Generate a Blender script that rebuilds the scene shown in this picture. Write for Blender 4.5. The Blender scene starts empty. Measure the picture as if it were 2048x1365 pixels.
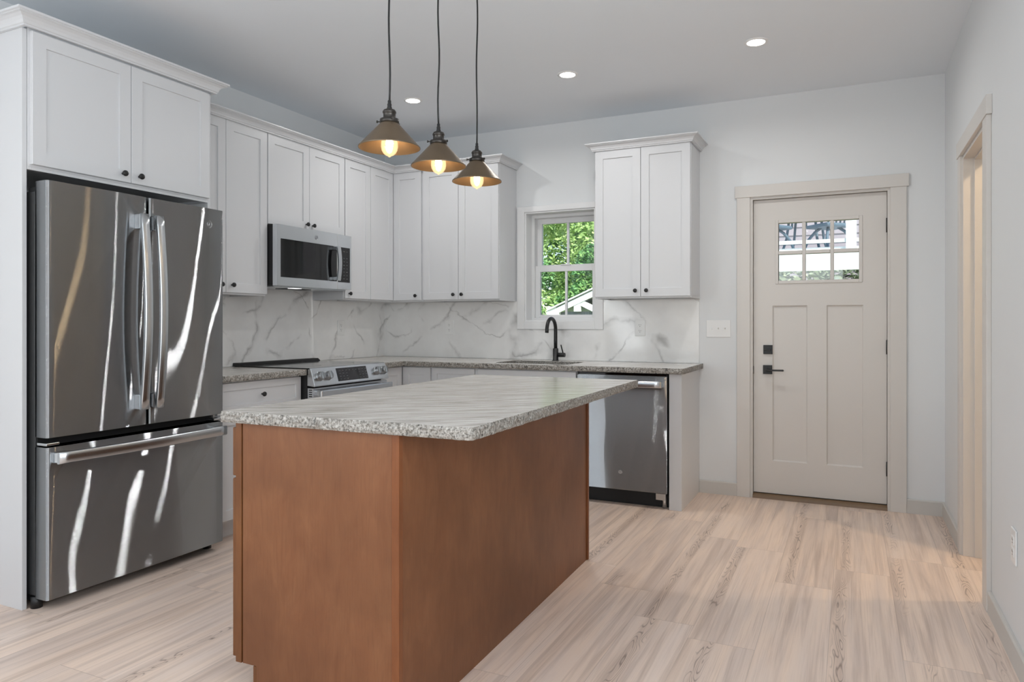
import bpy, bmesh, math, random
from mathutils import Vector, Matrix, noise as mnoise
random.seed(7)
SC = bpy.context.scene
COL = SC.collection
PI = math.pi

# ------------------------------------------------------------------ camera
CAM = (3.6938, -5.0981, 1.2001)
cd = bpy.data.cameras.new('camera')
cd.sensor_width = 36.0
cd.lens = 1415.06 / 2048 * 36
cd.shift_x = -(1036.86 - 1024) / 2048
cd.shift_y = (646.84 - 682.5) / 2048
cd.clip_start = 0.05
cd.clip_end = 200
cam = bpy.data.objects.new('camera', cd)
COL.objects.link(cam)
cam.location = CAM
cam.rotation_euler = (PI / 2, 0, math.radians(25.2084))
SC.camera = cam

# ------------------------------------------------------------------ view, sky, sun, fill lamps
SC.view_settings.view_transform = 'Standard'
SC.view_settings.look = 'None'
SC.view_settings.gamma = 1
SC.view_settings.use_curve_mapping = False
SC.view_settings.exposure = 0.12
SC.cycles.use_denoising = True
SC.cycles.max_bounces = 10
SC.cycles.diffuse_bounces = 6
SC.cycles.glossy_bounces = 5
SC.cycles.transparent_max_bounces = 16
SC.cycles.sample_clamp_indirect = 6
SC.cycles.caustics_reflective = False
SC.cycles.caustics_refractive = False

W = bpy.data.worlds.new('sky')
SC.world = W
W.use_nodes = True
wn = W.node_tree
sky = wn.nodes.new('ShaderNodeTexSky')
sky.sky_type = 'NISHITA'
sky.sun_disc = False
sky.sun_elevation = math.radians(48)
sky.sun_rotation = math.radians(120)
wbg = wn.nodes['Background']
wn.links.new(sky.outputs[0], wbg.inputs[0])
wbg.inputs[1].default_value = 0.30

def add_light(name, kind, loc, energy, color=(1, 1, 1), rot=(0, 0, 0), **kw):
    d = bpy.data.lights.new(name, kind)
    d.energy = energy
    d.color = color
    for k, v in kw.items():
        setattr(d, k, v)
    o = bpy.data.objects.new(name, d)
    o.location = loc
    o.rotation_euler = rot
    COL.objects.link(o)
    return o

add_light('sun', 'SUN', (6, -6, 12), 6.0, (1, .96, .9), (math.radians(42), 0, math.radians(50)), angle=.01)
# fill lamps added at unseen windows behind and beside the camera, tilted up
RWX = 4.218
TILT = math.radians(26)
for wx, we in ((1.05, 11), (3.0, 25)):
    add_light('daylight_fill', 'AREA', (wx, -8.9, 1.5), we, (.90, .96, 1), (PI / 2 + TILT, 0, 0),
              shape='RECTANGLE', size=1.2, size_y=1.6)
add_light('daylight_fill', 'AREA', (.08, -6.4, 1.5), 62, (.90, .96, 1), (0, -PI / 2 - TILT, 0),
          shape='RECTANGLE', size=1.6, size_y=1.6)
add_light('daylight_fill', 'AREA', (RWX - .08, -6.6, 1.5), 44, (.90, .96, 1), (0, PI / 2 + TILT, 0),
          shape='RECTANGLE', size=1.6, size_y=2.0)
add_light('daylight_fill', 'AREA', (RWX - .06, -4.45, 1.5), 32, (.90, .96, 1), (0, PI / 2 + TILT, 0),
          shape='RECTANGLE', size=1.2, size_y=1.1)

# ------------------------------------------------------------------ material helpers
def lin(c):
    c = c / 255
    return c / 12.92 if c <= .04045 else ((c + .055) / 1.055) ** 2.4

def rgb(r, g, b):
    return (lin(r), lin(g), lin(b), 1)

class NT:
    def __init__(s, name):
        s.m = bpy.data.materials.new(name)
        s.m.use_nodes = True
        s.t = s.m.node_tree
        s.b = s.t.nodes['Principled BSDF']
    def n(s, kind, **kw):
        nd = s.t.nodes.new('ShaderNode' + kind)
        for k, v in kw.items():
            setattr(nd, k, v)
        return nd
    def l(s, a, b):
        s.t.links.new(a, b)
    def math(s, op, a, b=None, c=None):
        nd = s.n('Math', operation=op)
        for i, v in enumerate((a, b, c)):
            if v is None:
                continue
            if isinstance(v, (int, float)):
                nd.inputs[i].default_value = v
            else:
                s.l(v, nd.inputs[i])
        return nd.outputs[0]
    def mix(s, fac, a, b, blend='MIX'):
        nd = s.n('MixRGB', blend_type=blend)
        for i, v in enumerate((fac, a, b)):
            if isinstance(v, (int, float)):
                nd.inputs[i].default_value = v
            elif isinstance(v, tuple):
                nd.inputs[i].default_value = v
            else:
                s.l(v, nd.inputs[i])
        return nd.outputs[0]
    def ramp(s, fac, stops):
        nd = s.n('ValToRGB')
        cr = nd.color_ramp
        while len(cr.elements) < len(stops):
            cr.elements.new(.5)
        for e, (p, c) in zip(cr.elements, stops):
            e.position = p
            e.color = c if isinstance(c, tuple) else (c, c, c, 1)
        s.l(fac, nd.inputs[0])
        return nd.outputs[0]
    def coord(s, scale=(1, 1, 1), rot=(0, 0, 0), loc=(0, 0, 0), out='Object'):
        tc = s.n('TexCoord')
        mp = s.n('Mapping')
        mp.inputs['Scale'].default_value = scale
        mp.inputs['Rotation'].default_value = rot
        mp.inputs['Location'].default_value = loc
        s.l(tc.outputs[out], mp.inputs[0])
        return mp.outputs[0]
    def noise(s, vec, scale, detail=4, rough=.55, dist=0):
        nd = s.n('TexNoise')
        nd.inputs['Scale'].default_value = scale
        nd.inputs['Detail'].default_value = detail
        nd.inputs['Roughness'].default_value = rough
        nd.inputs['Distortion'].default_value = dist
        if vec is not None:
            s.l(vec, nd.inputs['Vector'])
        return nd.outputs[0]
    def bump(s, h, strength=.1, dist=.01):
        nd = s.n('Bump')
        nd.inputs['Strength'].default_value = strength
        nd.inputs['Distance'].default_value = dist
        s.l(h, nd.inputs['Height'])
        s.l(nd.outputs[0], s.b.inputs['Normal'])
    def set(s, **kw):
        for k, v in kw.items():
            s.b.inputs[k.replace('_', ' ')].default_value = v
        return s

def paint(name, col, rough=.5, var=.03, bscale=120, bstr=.03):
    t = NT(name)
    f = t.noise(t.coord(), 2.2, 3)
    a = tuple(max(0, c * (1 - var)) for c in col[:3]) + (1,)
    b = tuple(min(1, c * (1 + var)) for c in col[:3]) + (1,)
    t.l(t.mix(f, a, b), t.b.inputs['Base Color'])
    t.set(Roughness=rough)
    if bstr:
        t.bump(t.noise(t.coord(), bscale, 2), bstr, .002)
    return t.m

def steel(name, base=.30, rough=.30, aniso=1.0, wav=.35, wscale=1.6, tangent='Z', rot=0.25):
    t = NT(name)
    g = t.noise(t.coord((1, 400, 1) if tangent == 'Z' else (1, 1, 400)), 3, 2)
    c = t.mix(g, (base * .91, base * .94, base * .97, 1), (base * 1.01, base * 1.05, base * 1.08, 1))
    t.l(c, t.b.inputs['Base Color'])
    t.set(Metallic=1.0, Roughness=rough, Anisotropic=aniso)
    t.b.inputs['Anisotropic Rotation'].default_value = rot
    tg = t.n('Tangent', direction_type='RADIAL', axis=tangent)
    t.l(tg.outputs[0], t.b.inputs['Tangent'])
    if wav:
        t.bump(t.noise(t.coord((1, 1.2, .35)), wscale, 1, .4), wav, .02)
    return t.m

def brushed(name, base=.55, wobble=.085):
    """sheet steel brushed in fine horizontal lines (they spread reflections upright), slightly wavy"""
    t = NT(name)
    out = t.t.nodes['Material Output']
    geo = t.n('NewGeometry')
    tone = t.noise(t.coord((1, 1, 300)), 2, 2)
    col = t.mix(tone, (base * .92, base * .95, base * .98, 1), (base * 1.01, base * 1.04, base * 1.07, 1))
    wv = t.noise(t.coord((2.6, 2.6, .5)), 1.0, 2, .5)
    wv2 = t.noise(t.coord((5.5, 5.5, 1.6), loc=(3, 1, 2)), 1.0, 1, .5)
    side = t.n('VectorMath', operation='CROSS_PRODUCT')
    t.l(geo.outputs['Normal'], side.inputs[0])
    side.inputs[1].default_value = (0, 0, 1)
    lat = t.math('ADD', t.math('MULTIPLY', t.math('SUBTRACT', wv, .5), wobble), t.math('MULTIPLY', t.math('SUBTRACT', wv2, .5), wobble * .45))
    sc = t.n('VectorMath', operation='SCALE')
    t.l(side.outputs[0], sc.inputs[0])
    t.l(lat, sc.inputs['Scale'])
    ad = t.n('VectorMath', operation='ADD')
    t.l(geo.outputs['Normal'], ad.inputs[0])
    t.l(sc.outputs[0], ad.inputs[1])
    lobes = [(-.42, .10), (-.21, .22), (0, .36), (.21, .22), (.42, .10)]
    cur, tot = None, 0
    for k, w in lobes:
        a2 = t.n('VectorMath', operation='ADD')
        t.l(ad.outputs[0], a2.inputs[0])
        a2.inputs[1].default_value = (0, 0, k)
        nz = t.n('VectorMath', operation='NORMALIZE')
        t.l(a2.outputs[0], nz.inputs[0])
        g = t.n('BsdfAnisotropic')
        g.inputs['Roughness'].default_value = .185
        g.inputs['Anisotropy'].default_value = 1.0
        g.inputs['Rotation'].default_value = 0.0
        t.l(col, g.inputs['Color'])
        t.l(nz.outputs[0], g.inputs['Normal'])
        t.l(side.outputs[0], g.inputs['Tangent'])
        tot += w
        if cur is None:
            cur = g.outputs[0]
        else:
            mx = t.n('MixShader')
            mx.inputs[0].default_value = w / tot
            t.l(cur, mx.inputs[1])
            t.l(g.outputs[0], mx.inputs[2])
            cur = mx.outputs[0]
    t.l(cur, out.inputs[0])
    return t.m

M = {}
M['wall'] = paint('wall_paint', rgb(222, 224, 225), .6, .012, 160, .04)
M['ceiling'] = paint('ceiling_paint', rgb(230, 235, 240), .75, .012, 200, .04)
M['cab'] = paint('white_cabinet_lacquer', rgb(207, 208, 210), .32, .008, 60, .006)
M['trimwhite'] = paint('white_trim_paint', rgb(228, 228, 228), .4, .01, 60, .01)
M['greige'] = paint('greige_trim_paint', rgb(211, 207, 202), .42, .012, 60, .012)
M['base'] = paint('greige_baseboard_paint', rgb(200, 197, 192), .45, .012, 60, .012)
M['plastic'] = paint('white_plastic', rgb(232, 232, 231), .3, .005, 60, 0)
M['black'] = paint('matte_black_metal', rgb(20, 20, 21), .42, .05, 200, .01)
M['blackgloss'] = paint('black_glass', rgb(12, 12, 13), .06, .02, 60, 0)
M['cooktop'] = paint('cooktop_glass', rgb(16, 16, 17), .09, .05, 60, 0)
M['dark'] = paint('dark_recess', rgb(22, 22, 23), .6, .05, 60, 0)
M['fridgebody'] = paint('dark_grey_appliance_side', rgb(48, 49, 50), .45, .05, 200, .02)
M['steel'] = brushed('brushed_stainless')
M['steelplain'] = steel('satin_stainless', .58, .26, .3, 0)
M['steelknob'] = steel('dark_satin_steel', .36, .3, 0, 0)
M['steelrange'] = steel('range_stainless', .68, .24, .3, .05, 4)
M['chrome'] = steel('polished_chrome', .75, .08, 0, 0)
M['brass'] = steel('dull_brass', .4, .3, 0, 0)
M['print'] = paint('grey_printed_legend', rgb(96, 98, 100), .5, 0, 60, 0)

def mk_glass(name, tint=(.97, .99, .98, 1), spec=.12):
    t = NT(name)
    out = t.t.nodes['Material Output']
    tr = t.n('BsdfTransparent')
    tr.inputs[0].default_value = tint
    gl = t.n('BsdfGlossy')
    gl.inputs['Roughness'].default_value = 0.0
    fr = t.n('Fresnel')
    fr.inputs[0].default_value = 1.45
    f = t.math('MINIMUM', t.math('MULTIPLY', fr.outputs[0], spec * 8), .9)
    mx = t.n('MixShader')
    t.l(f, mx.inputs[0])
    t.l(tr.outputs[0], mx.inputs[1])
    t.l(gl.outputs[0], mx.inputs[2])
    t.l(mx.outputs[0], out.inputs[0])
    return t.m
M['glass'] = mk_glass('window_glass')

def emit(name, col, s):
    t = NT(name)
    t.b.inputs['Base Color'].default_value = (.8, .8, .8, 1)
    t.b.inputs['Emission Color'].default_value = col
    t.b.inputs['Emission Strength'].default_value = s
    return t.m
M['lens'] = emit('lamp_lens', (1, .99, .97, 1), 14)
M['filament'] = emit('glowing_filament', (1, .8, .56, 1), 130)

def mk_bulb():
    t = NT('amber_bulb_glass')
    out = t.t.nodes['Material Output']
    tr = t.n('BsdfTransparent')
    tr.inputs[0].default_value = (1, .9, .74, 1)
    em = t.n('Emission')
    em.inputs[0].default_value = (1, .70, .38, 1)
    em.inputs[1].default_value = 1.9
    lw = t.n('LayerWeight')
    lw.inputs[0].default_value = .35
    mx = t.n('MixShader')
    t.l(t.math('ADD', t.math('MULTIPLY', t.math('SUBTRACT', 1, lw.outputs[1]), .42), .16), mx.inputs[0])
    t.l(tr.outputs[0], mx.inputs[1])
    t.l(em.outputs[0], mx.inputs[2])
    gl = t.n('BsdfGlossy')
    gl.inputs['Roughness'].default_value = .02
    m2 = t.n('MixShader')
    m2.inputs[0].default_value = .06
    t.l(mx.outputs[0], m2.inputs[1])
    t.l(gl.outputs[0], m2.inputs[2])
    t.l(m2.outputs[0], out.inputs[0])
    return t.m
M['bulb'] = mk_bulb()

def mk_bronze(name, a, b, rough):
    t = NT(name)
    f = t.noise(t.coord(), 9, 5)
    t.l(t.mix(f, a, b), t.b.inputs['Base Color'])
    t.set(Metallic=.9, Roughness=rough)
    return t.m
M['bronze'] = mk_bronze('aged_bronze', rgb(112, 99, 84), rgb(134, 117, 96), .40)
M['bronzedark'] = mk_bronze('dark_bronze', rgb(62, 60, 58), rgb(84, 80, 76), .36)
M['bronzein'] = mk_bronze('brushed_brass_inside', rgb(128, 104, 76), rgb(148, 122, 92), .45)

# plank floor: every plank gets its own tone and grain
def mk_floor():
    t = NT('light_oak_planks')
    PW, PL, X0 = .2435, 1.22, 3.616
    geo = t.n('NewGeometry')
    sx = t.n('SeparateXYZ')
    t.l(geo.outputs['Position'], sx.inputs[0])
    u = t.math('DIVIDE', t.math('SUBTRACT', sx.outputs[0], X0), PW)
    row = t.math('FLOOR', u)
    fu = t.math('SUBTRACT', u, row)
    wn1 = t.n('TexWhiteNoise', noise_dimensions='1D')
    t.l(t.math('ADD', row, 17.3), wn1.inputs['W'])
    off = t.math('MULTIPLY', wn1.outputs[0], 1.0)
    v = t.math('ADD', t.math('DIVIDE', t.math('ADD', sx.outputs[1], 2.25), PL), off)
    colm = t.math('FLOOR', v)
    fv = t.math('SUBTRACT', v, colm)
    cb = t.n('CombineXYZ')
    t.l(row, cb.inputs[0])
    t.l(colm, cb.inputs[1])
    wn2 = t.n('TexWhiteNoise', noise_dimensions='3D')
    t.l(cb.outputs[0], wn2.inputs['Vector'])
    rv = t.n('SeparateXYZ')
    t.l(wn2.outputs[1], rv.inputs[0])
    # grain coordinates, shifted per plank
    g = t.n('CombineXYZ')
    t.l(t.math('ADD', t.math('MULTIPLY', fu, 1.0), t.math('MULTIPLY', rv.outputs[0], 31)), g.inputs[0])
    t.l(t.math('ADD', t.math('MULTIPLY', fv, 1.0), t.math('MULTIPLY', rv.outputs[1], 31)), g.inputs[1])
    t.l(t.math('MULTIPLY', rv.outputs[2], 31), g.inputs[2])
    def sv(sc):
        mp = t.n('Mapping')
        mp.inputs['Scale'].default_value = sc
        t.l(g.outputs[0], mp.inputs[0])
        return mp.outputs[0]
    broad = t.noise(sv((2.0, .8, 1)), 1.6, 3, .5, .6)
    fine = t.noise(sv((30, 1.8, 1)), 2.0, 5, .68, .3)
    streak = t.noise(sv((3.6, .55, 1)), 1.7, 4, .6, .7)
    patch = t.noise(sv((1.6, 1.3, 1)), 1.5, 2, .5)
    base = t.mix(rv.outputs[0], rgb(234, 216, 204), rgb(206, 187, 175))
    base = t.mix(t.ramp(broad, [(.32, 0.0), (.68, 1.0)]), base, rgb(238, 215, 197))
    base = t.mix(t.math('MULTIPLY', t.ramp(streak, [(.47, 0.0), (.68, 1.0)]), .46), base, rgb(166, 143, 128))
    fm = t.math('MULTIPLY', t.ramp(fine, [(.45, 0.0), (.75, 1.0)]), t.ramp(patch, [(.38, .06), (.62, .42)]))
    base = t.mix(fm, base, rgb(158, 132, 115))
    # cathedral figure: stretched rings along the middle strip of some planks
    cx = t.math('ABSOLUTE', t.math('SUBTRACT', fu, t.math('ADD', .12, t.math('MULTIPLY', rv.outputs[1], .22))))
    field = t.noise(sv((5.0, 3.6, 1)), 1.0, 1, .4, .3)
    lift = t.math('ADD', field, t.math('MULTIPLY', cx, .9))
    ring = t.math('ABSOLUTE', t.math('SINE', t.math('MULTIPLY', lift, 46)))
    line = t.ramp(ring, [(.0, 1.0), (.55, 0.0)])
    band = t.ramp(cx, [(.05, 1.0), (.12, 0.0)])
    spot = t.ramp(t.noise(sv((.4, 1.5, 1)), 1.4, 1), [(.40, 0.0), (.52, 1.0)])
    sel = t.math('GREATER_THAN', rv.outputs[2], .22)
    fig = t.math('MULTIPLY', t.math('MULTIPLY', line, band), t.math('MULTIPLY', spot, sel))
    base = t.mix(t.math('MULTIPLY', t.math('MULTIPLY', band, t.math('MULTIPLY', spot, sel)), .25), base, rgb(176, 154, 140))
    base = t.mix(t.math('MULTIPLY', fig, .75), base, rgb(112, 92, 80))
    # fine seams
    su = t.math('MINIMUM', fu, t.math('SUBTRACT', 1, fu))
    sl = t.math('MINIMUM', fv, t.math('SUBTRACT', 1, fv))
    seam = t.math('MAXIMUM', t.math('LESS_THAN', su, .0035), t.math('LESS_THAN', sl, .0009))
    base = t.mix(t.math('MULTIPLY', seam, .5), base, rgb(150, 130, 116))
    t.l(base, t.b.inputs['Base Color'])
    t.l(t.math('ADD', .3, t.math('MULTIPLY', fine, .16)), t.b.inputs['Roughness'])
    t.bump(t.math('SUBTRACT', fine, t.math('MULTIPLY', seam, 1.5)), .05, .002)
    return t.m
M['floor'] = mk_floor()

def mk_marble():
    t = NT('white_veined_marble')
    c = t.coord()
    sx = t.n('SeparateXYZ')
    t.l(c, sx.inputs[0])
    q = t.math('ADD', sx.outputs[0], sx.outputs[1])
    wq = t.noise(c, 3.0, 5, .6)
    wz = t.noise(t.coord(loc=(7, 3, 1)), 3.0, 5, .6)
    q = t.math('ADD', q, t.math('MULTIPLY', t.math('SUBTRACT', wq, .5), .22))
    z = t.math('ADD', sx.outputs[2], t.math('MULTIPLY', t.math('SUBTRACT', wz, .5), .22))
    def vein(ang, sa, sb, w, seed):
        ca, sa_ = math.cos(math.radians(ang)), math.sin(math.radians(ang))
        a = t.math('ADD', t.math('MULTIPLY', q, ca * sa), t.math('MULTIPLY', z, sa_ * sa))
        b = t.math('ADD', t.math('MULTIPLY', q, -sa_ * sb), t.math('MULTIPLY', z, ca * sb))
        v = t.n('CombineXYZ')
        t.l(a, v.inputs[0])
        t.l(b, v.inputs[1])
        v.inputs[2].default_value = seed
        n = t.noise(v.outputs[0], 1.0, 1, .4)
        d = t.math('ABSOLUTE', t.math('SUBTRACT', n, .5))
        return t.ramp(d, [(0, 1.0), (w * .3, .5), (w, 0.0)])
    v1 = vein(40, 1.3, 3.4, .030, 3.1)
    v2 = vein(-32, 1.5, 3.6, .020, 8.7)
    mask = t.ramp(t.noise(c, 4.0, 3), [(.42, 0.0), (.58, 1.0)])
    mask2 = t.ramp(t.noise(t.coord(loc=(5, 3, 2)), 4.4, 3), [(.47, 0.0), (.62, 1.0)])
    cloud = t.noise(c, 3.2, 5, .6)
    base = t.mix(t.ramp(cloud, [(.3, 0.0), (.75, 1.0)]), rgb(238, 238, 237), rgb(224, 223, 222))
    base = t.mix(t.math('MULTIPLY', t.math('MULTIPLY', v1, mask), .58), base, rgb(128, 126, 125))
    base = t.mix(t.math('MULTIPLY', t.math('MULTIPLY', v2, mask2), .6), base, rgb(138, 136, 134))
    t.l(base, t.b.inputs['Base Color'])
    t.set(Roughness=.1)
    t.b.inputs['Specular IOR Level'].default_value = .35
    return t.m
M['marble'] = mk_marble()

def mk_granite_top(ang):
    t = NT('polished_granite_streaks')
    c = t.coord((1, 1, 1), (0, 0, ang))
    mp = t.n('Mapping')
    mp.inputs['Scale'].default_value = (2.2, 34, 1)
    wv = t.n('TexNoise')
    wv.inputs['Scale'].default_value = 3.0
    t.l(c, wv.inputs['Vector'])
    ad = t.n('VectorMath', operation='MULTIPLY_ADD')
    t.l(wv.outputs[1], ad.inputs[0])
    ad.inputs[1].default_value = (.06, .06, 0)
    t.l(c, ad.inputs[2])
    t.l(ad.outputs[0], mp.inputs[0])
    s1 = t.noise(mp.outputs[0], 2.0, 7, .62, .4)
    m2 = t.n('Mapping')
    m2.inputs['Scale'].default_value = (3, 60, 1)
    t.l(ad.outputs[0], m2.inputs[0])
    s2 = t.noise(m2.outputs[0], 2.2, 4, .6)
    sp = t.noise(c, 170, 3, .7)
    base = t.ramp(s1, [(.30, rgb(140, 133, 124)), (.44, rgb(188, 183, 176)), (.56, rgb(214, 210, 204)), (.72, rgb(228, 225, 220))])
    base = t.mix(t.math('MULTIPLY', t.ramp(s2, [(.52, 0.0), (.68, 1.0)]), .7), base, rgb(128, 120, 110))
    base = t.mix(t.math('MULTIPLY', t.ramp(sp, [(.58, 0.0), (.72, 1.0)]), .35), base, rgb(116, 110, 102))
    t.l(base, t.b.inputs['Base Color'])
    t.set(Roughness=.2)
    return t.m
M['granite'] = mk_granite_top(math.radians(-38))

def mk_granite_edge():
    t = NT('chiselled_granite_edge')
    c = t.coord()
    n1 = t.noise(c, 120, 4, .7)
    n2 = t.noise(c, 22, 4, .6, .5)
    n3 = t.noise(t.coord((1, 1, .3)), 60, 3, .7)
    base = t.ramp(n1, [(.35, rgb(58, 55, 52)), (.45, rgb(124, 120, 113)), (.57, rgb(164, 160, 154)), (.74, rgb(198, 195, 190))])
    base = t.mix(t.math('MULTIPLY', t.ramp(n2, [(.48, 0.0), (.66, 1.0)]), .5), base, rgb(112, 105, 97))
    base = t.mix(t.math('MULTIPLY', t.ramp(n3, [(.60, 0.0), (.68, 1.0)]), .8), base, rgb(44, 41, 39))
    t.l(base, t.b.inputs['Base Color'])
    t.set(Roughness=.5)
    t.bump(n1, .35, .004)
    return t.m
M['graniteedge'] = mk_granite_edge()

def mk_wood(name, a, b, dark, rot=(0, 0, 0)):
    t = NT(name)
    c = t.coord((6, 6, 2.0), rot)
    s1 = t.noise(c, 2.2, 5, .62, 1.2)
    s2 = t.noise(t.coord((90, 90, 4.5), rot), 2.0, 4, .6)
    bl = t.noise(t.coord(), 3.4, 3)
    base = t.mix(t.ramp(s1, [(.32, 0.0), (.7, 1.0)]), a, b)
    base = t.mix(t.math('MULTIPLY', t.ramp(bl, [(.36, 0.0), (.68, 1.0)]), .5), base, dark)
    base = t.mix(t.math('MULTIPLY', t.ramp(s2, [(.5, 0.0), (.75, 1.0)]), .3), base, dark)
    t.l(base, t.b.inputs['Base Color'])
    t.set(Roughness=.36)
    t.b.inputs['Specular IOR Level'].default_value = .3
    t.bump(s2, .03, .002)
    return t.m
M['wood'] = mk_wood('warm_maple_stain', rgb(129, 86, 57), rgb(117, 74, 47), rgb(86, 52, 31))
M['woodstile'] = mk_wood('maple_stain_stile', rgb(130, 80, 48), rgb(118, 70, 40), rgb(96, 54, 29))
M['wooddark'] = mk_wood('maple_stain_edge', rgb(120, 78, 46), rgb(106, 66, 38), rgb(84, 50, 26))

def mk_leaf(name, cols):
    t = NT(name)
    oi = t.noise(t.coord(), 1.3, 4, .6)
    base = t.ramp(oi, [(.3, cols[0]), (.5, cols[1]), (.7, cols[2])])
    t.l(base, t.b.inputs['Base Color'])
    t.set(Roughness=.55)
    t.b.inputs['Transmission Weight'].default_value = 0
    return t.m
M['leafA'] = mk_leaf('bright_green_leaves', (rgb(112, 150, 84), rgb(160, 192, 112), rgb(204, 220, 150)))
M['leafB'] = mk_leaf('deep_green_leaves', (rgb(64, 112, 70), rgb(100, 150, 84), rgb(160, 186, 104)))
M['leafC'] = mk_leaf('blue_green_needles', (rgb(48, 96, 70), rgb(66, 116, 80), rgb(96, 140, 98)))
M['leafD'] = mk_leaf('grey_green_hedge_leaves', (rgb(96, 108, 92), rgb(128, 140, 112), rgb(160, 168, 140)))
M['bark'] = paint('bark', rgb(88, 76, 64), .85, .2, 30, .5)
M['darkbrass'] = paint('bronze_threshold', rgb(120, 96, 70), .4, .1, 60, .02)
M['grass'] = mk_leaf('grass', (rgb(92, 112, 66), rgb(120, 136, 84), rgb(140, 150, 100)))
M['outwhite'] = paint('white_exterior_paint', rgb(238, 238, 236), .5, .01, 60, .01)
M['siding'] = paint('pale_pink_grey_siding', rgb(160, 150, 154), .6, .02, 60, .02)
M['roofgrey'] = paint('grey_shingle', rgb(120, 122, 126), .8, .12, 40, .3)
M['wicker'] = paint('dark_wicker', rgb(70, 92, 106), .6, .2, 90, .4)
M['stone'] = paint('grey_stone', rgb(88, 94, 82), .8, .2, 18, .3)

# ------------------------------------------------------------------ mesh helpers
class MB:
    """collects shapes and links them as ONE mesh object"""
    def __init__(s):
        s.bm = bmesh.new()
        s.mats = []
        s.mi = 0
    def use(s, mat):
        if mat not in s.mats:
            s.mats.append(mat)
        s.mi = s.mats.index(mat)
        return s
    def _f(s, vs, smooth=False):
        try:
            f = s.bm.faces.new(vs)
        except ValueError:
            return None
        f.material_index = s.mi
        f.smooth = smooth
        return f
    def box(s, x0, x1, y0, y1, z0, z1):
        p = [s.bm.verts.new((x, y, z)) for z in (z0, z1) for y in (y0, y1) for x in (x0, x1)]
        for q in ((0, 2, 3, 1), (4, 5, 7, 6), (0, 1, 5, 4), (2, 6, 7, 3), (0, 4, 6, 2), (1, 3, 7, 5)):
            s._f([p[i] for i in q])
        return s
    def prism(s, pts, axis, a, b, smooth=False):
        """extrude a 2-D outline along axis from a to b (x: (y,z), y: (x,z), z: (x,y))"""
        def P(p, t):
            return {'x': (t, p[0], p[1]), 'y': (p[0], t, p[1]), 'z': (p[0], p[1], t)}[axis]
        A = [s.bm.verts.new(P(p, a)) for p in pts]
        B = [s.bm.verts.new(P(p, b)) for p in pts]
        n = len(pts)
        for i in range(n):
            s._f([A[i], A[(i + 1) % n], B[(i + 1) % n], B[i]], smooth)
        s._f(A[::-1])
        s._f(B)
        return s
    def lathe(s, prof, c=(0, 0, 0), axis='z', n=32, smooth=True, cap=True):
        rings = []
        for r, h in prof:
            ring = []
            for i in range(n):
                a = 2 * PI * i / n
                u, v = r * math.cos(a), r * math.sin(a)
                p = {'z': (u, v, h), 'x': (h, u, v), 'y': (u, h, v)}[axis]
                ring.append(s.bm.verts.new((c[0] + p[0], c[1] + p[1], c[2] + p[2])))
            rings.append(ring)
        for A, B in zip(rings, rings[1:]):
            for i in range(n):
                s._f([A[i], A[(i + 1) % n], B[(i + 1) % n], B[i]], smooth)
        if cap:
            s._f(rings[0][::-1])
            s._f(rings[-1])
        return s
    def cyl(s, c, r, h, axis='z', n=24):
        return s.lathe([(r, 0), (r, h)], c, axis, n)
    def tube(s, pts, r, n=12, rr=None):
        pts = [Vector(p) for p in pts]
        rings = []
        up = Vector((0, 0, 1))
        d0 = (pts[1] - pts[0]).normalized()
        if abs(d0.dot(up)) > .95:
            up = Vector((1, 0, 0))
        a = d0.cross(up).normalized()
        for i, p in enumerate(pts):
            d = (pts[min(i + 1, len(pts) - 1)] - pts[max(i - 1, 0)]).normalized()
            a = (a - d * a.dot(d)).normalized()
            b = d.cross(a)
            q = rr[i] if rr else r
            rings.append([s.bm.verts.new(p + a * q * math.cos(2 * PI * k / n) + b * q * math.sin(2 * PI * k / n)) for k in range(n)])
        for A, B in zip(rings, rings[1:]):
            for i in range(n):
                s._f([A[i], A[(i + 1) % n], B[(i + 1) % n], B[i]], True)
        s._f(rings[0][::-1])
        s._f(rings[-1])
        return s
    def sweep(s, prof, path, closed=False):
        """moulding: profile (out, z) swept along a plan path of (x, y, nx, ny) with mitre vectors"""
        rings = []
        for x, y, nx, ny in path:
            rings.append([s.bm.verts.new((x + nx * o, y + ny * o, z)) for o, z in prof])
        n = len(prof)
        for A, B in zip(rings, rings[1:]):
            for i in range(n):
                s._f([A[i], A[(i + 1) % n], B[(i + 1) % n], B[i]])
        s._f(rings[0][::-1])
        s._f(rings[-1])
        return s
    def build(s, name, mat=None, parent=None, bevel=0, loc=None, seg=2, angle=40):
        bmesh.ops.recalc_face_normals(s.bm, faces=s.bm.faces[:])
        me = bpy.data.meshes.new(name)
        s.bm.to_mesh(me)
        s.bm.free()
        o = bpy.data.objects.new(name, me)
        COL.objects.link(o)
        for m in ([mat] if mat else s.mats):
            me.materials.append(m)
        if bevel:
            bv = o.modifiers.new('bevel', 'BEVEL')
            bv.width = bevel
            bv.segments = seg
            bv.limit_method = 'ANGLE'
            bv.angle_limit = math.radians(angle)
            bv.harden_normals = False
        if parent:
            o.parent = parent
        if loc:
            o.location = loc
        return o

def tag(o, label=None, cat=None, group=None, kind=None):
    if label: o['label'] = label
    if cat: o['category'] = cat
    if group: o['group'] = group
    if kind: o['kind'] = kind
    return o

def thing(name, label, cat, loc=(0, 0, 0), rz=0, group=None, kind=None):
    o = bpy.data.objects.new(name, None)
    o.empty_display_size = .1
    COL.objects.link(o)
    o.location = loc
    o.rotation_euler = (0, 0, rz)
    return tag(o, label, cat, group, kind)

def box(name, b, mat, parent=None, bevel=0):
    return MB().box(*b).build(name, mat, parent, bevel)

def struct(o):
    o['kind'] = 'structure'
    return o

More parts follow.
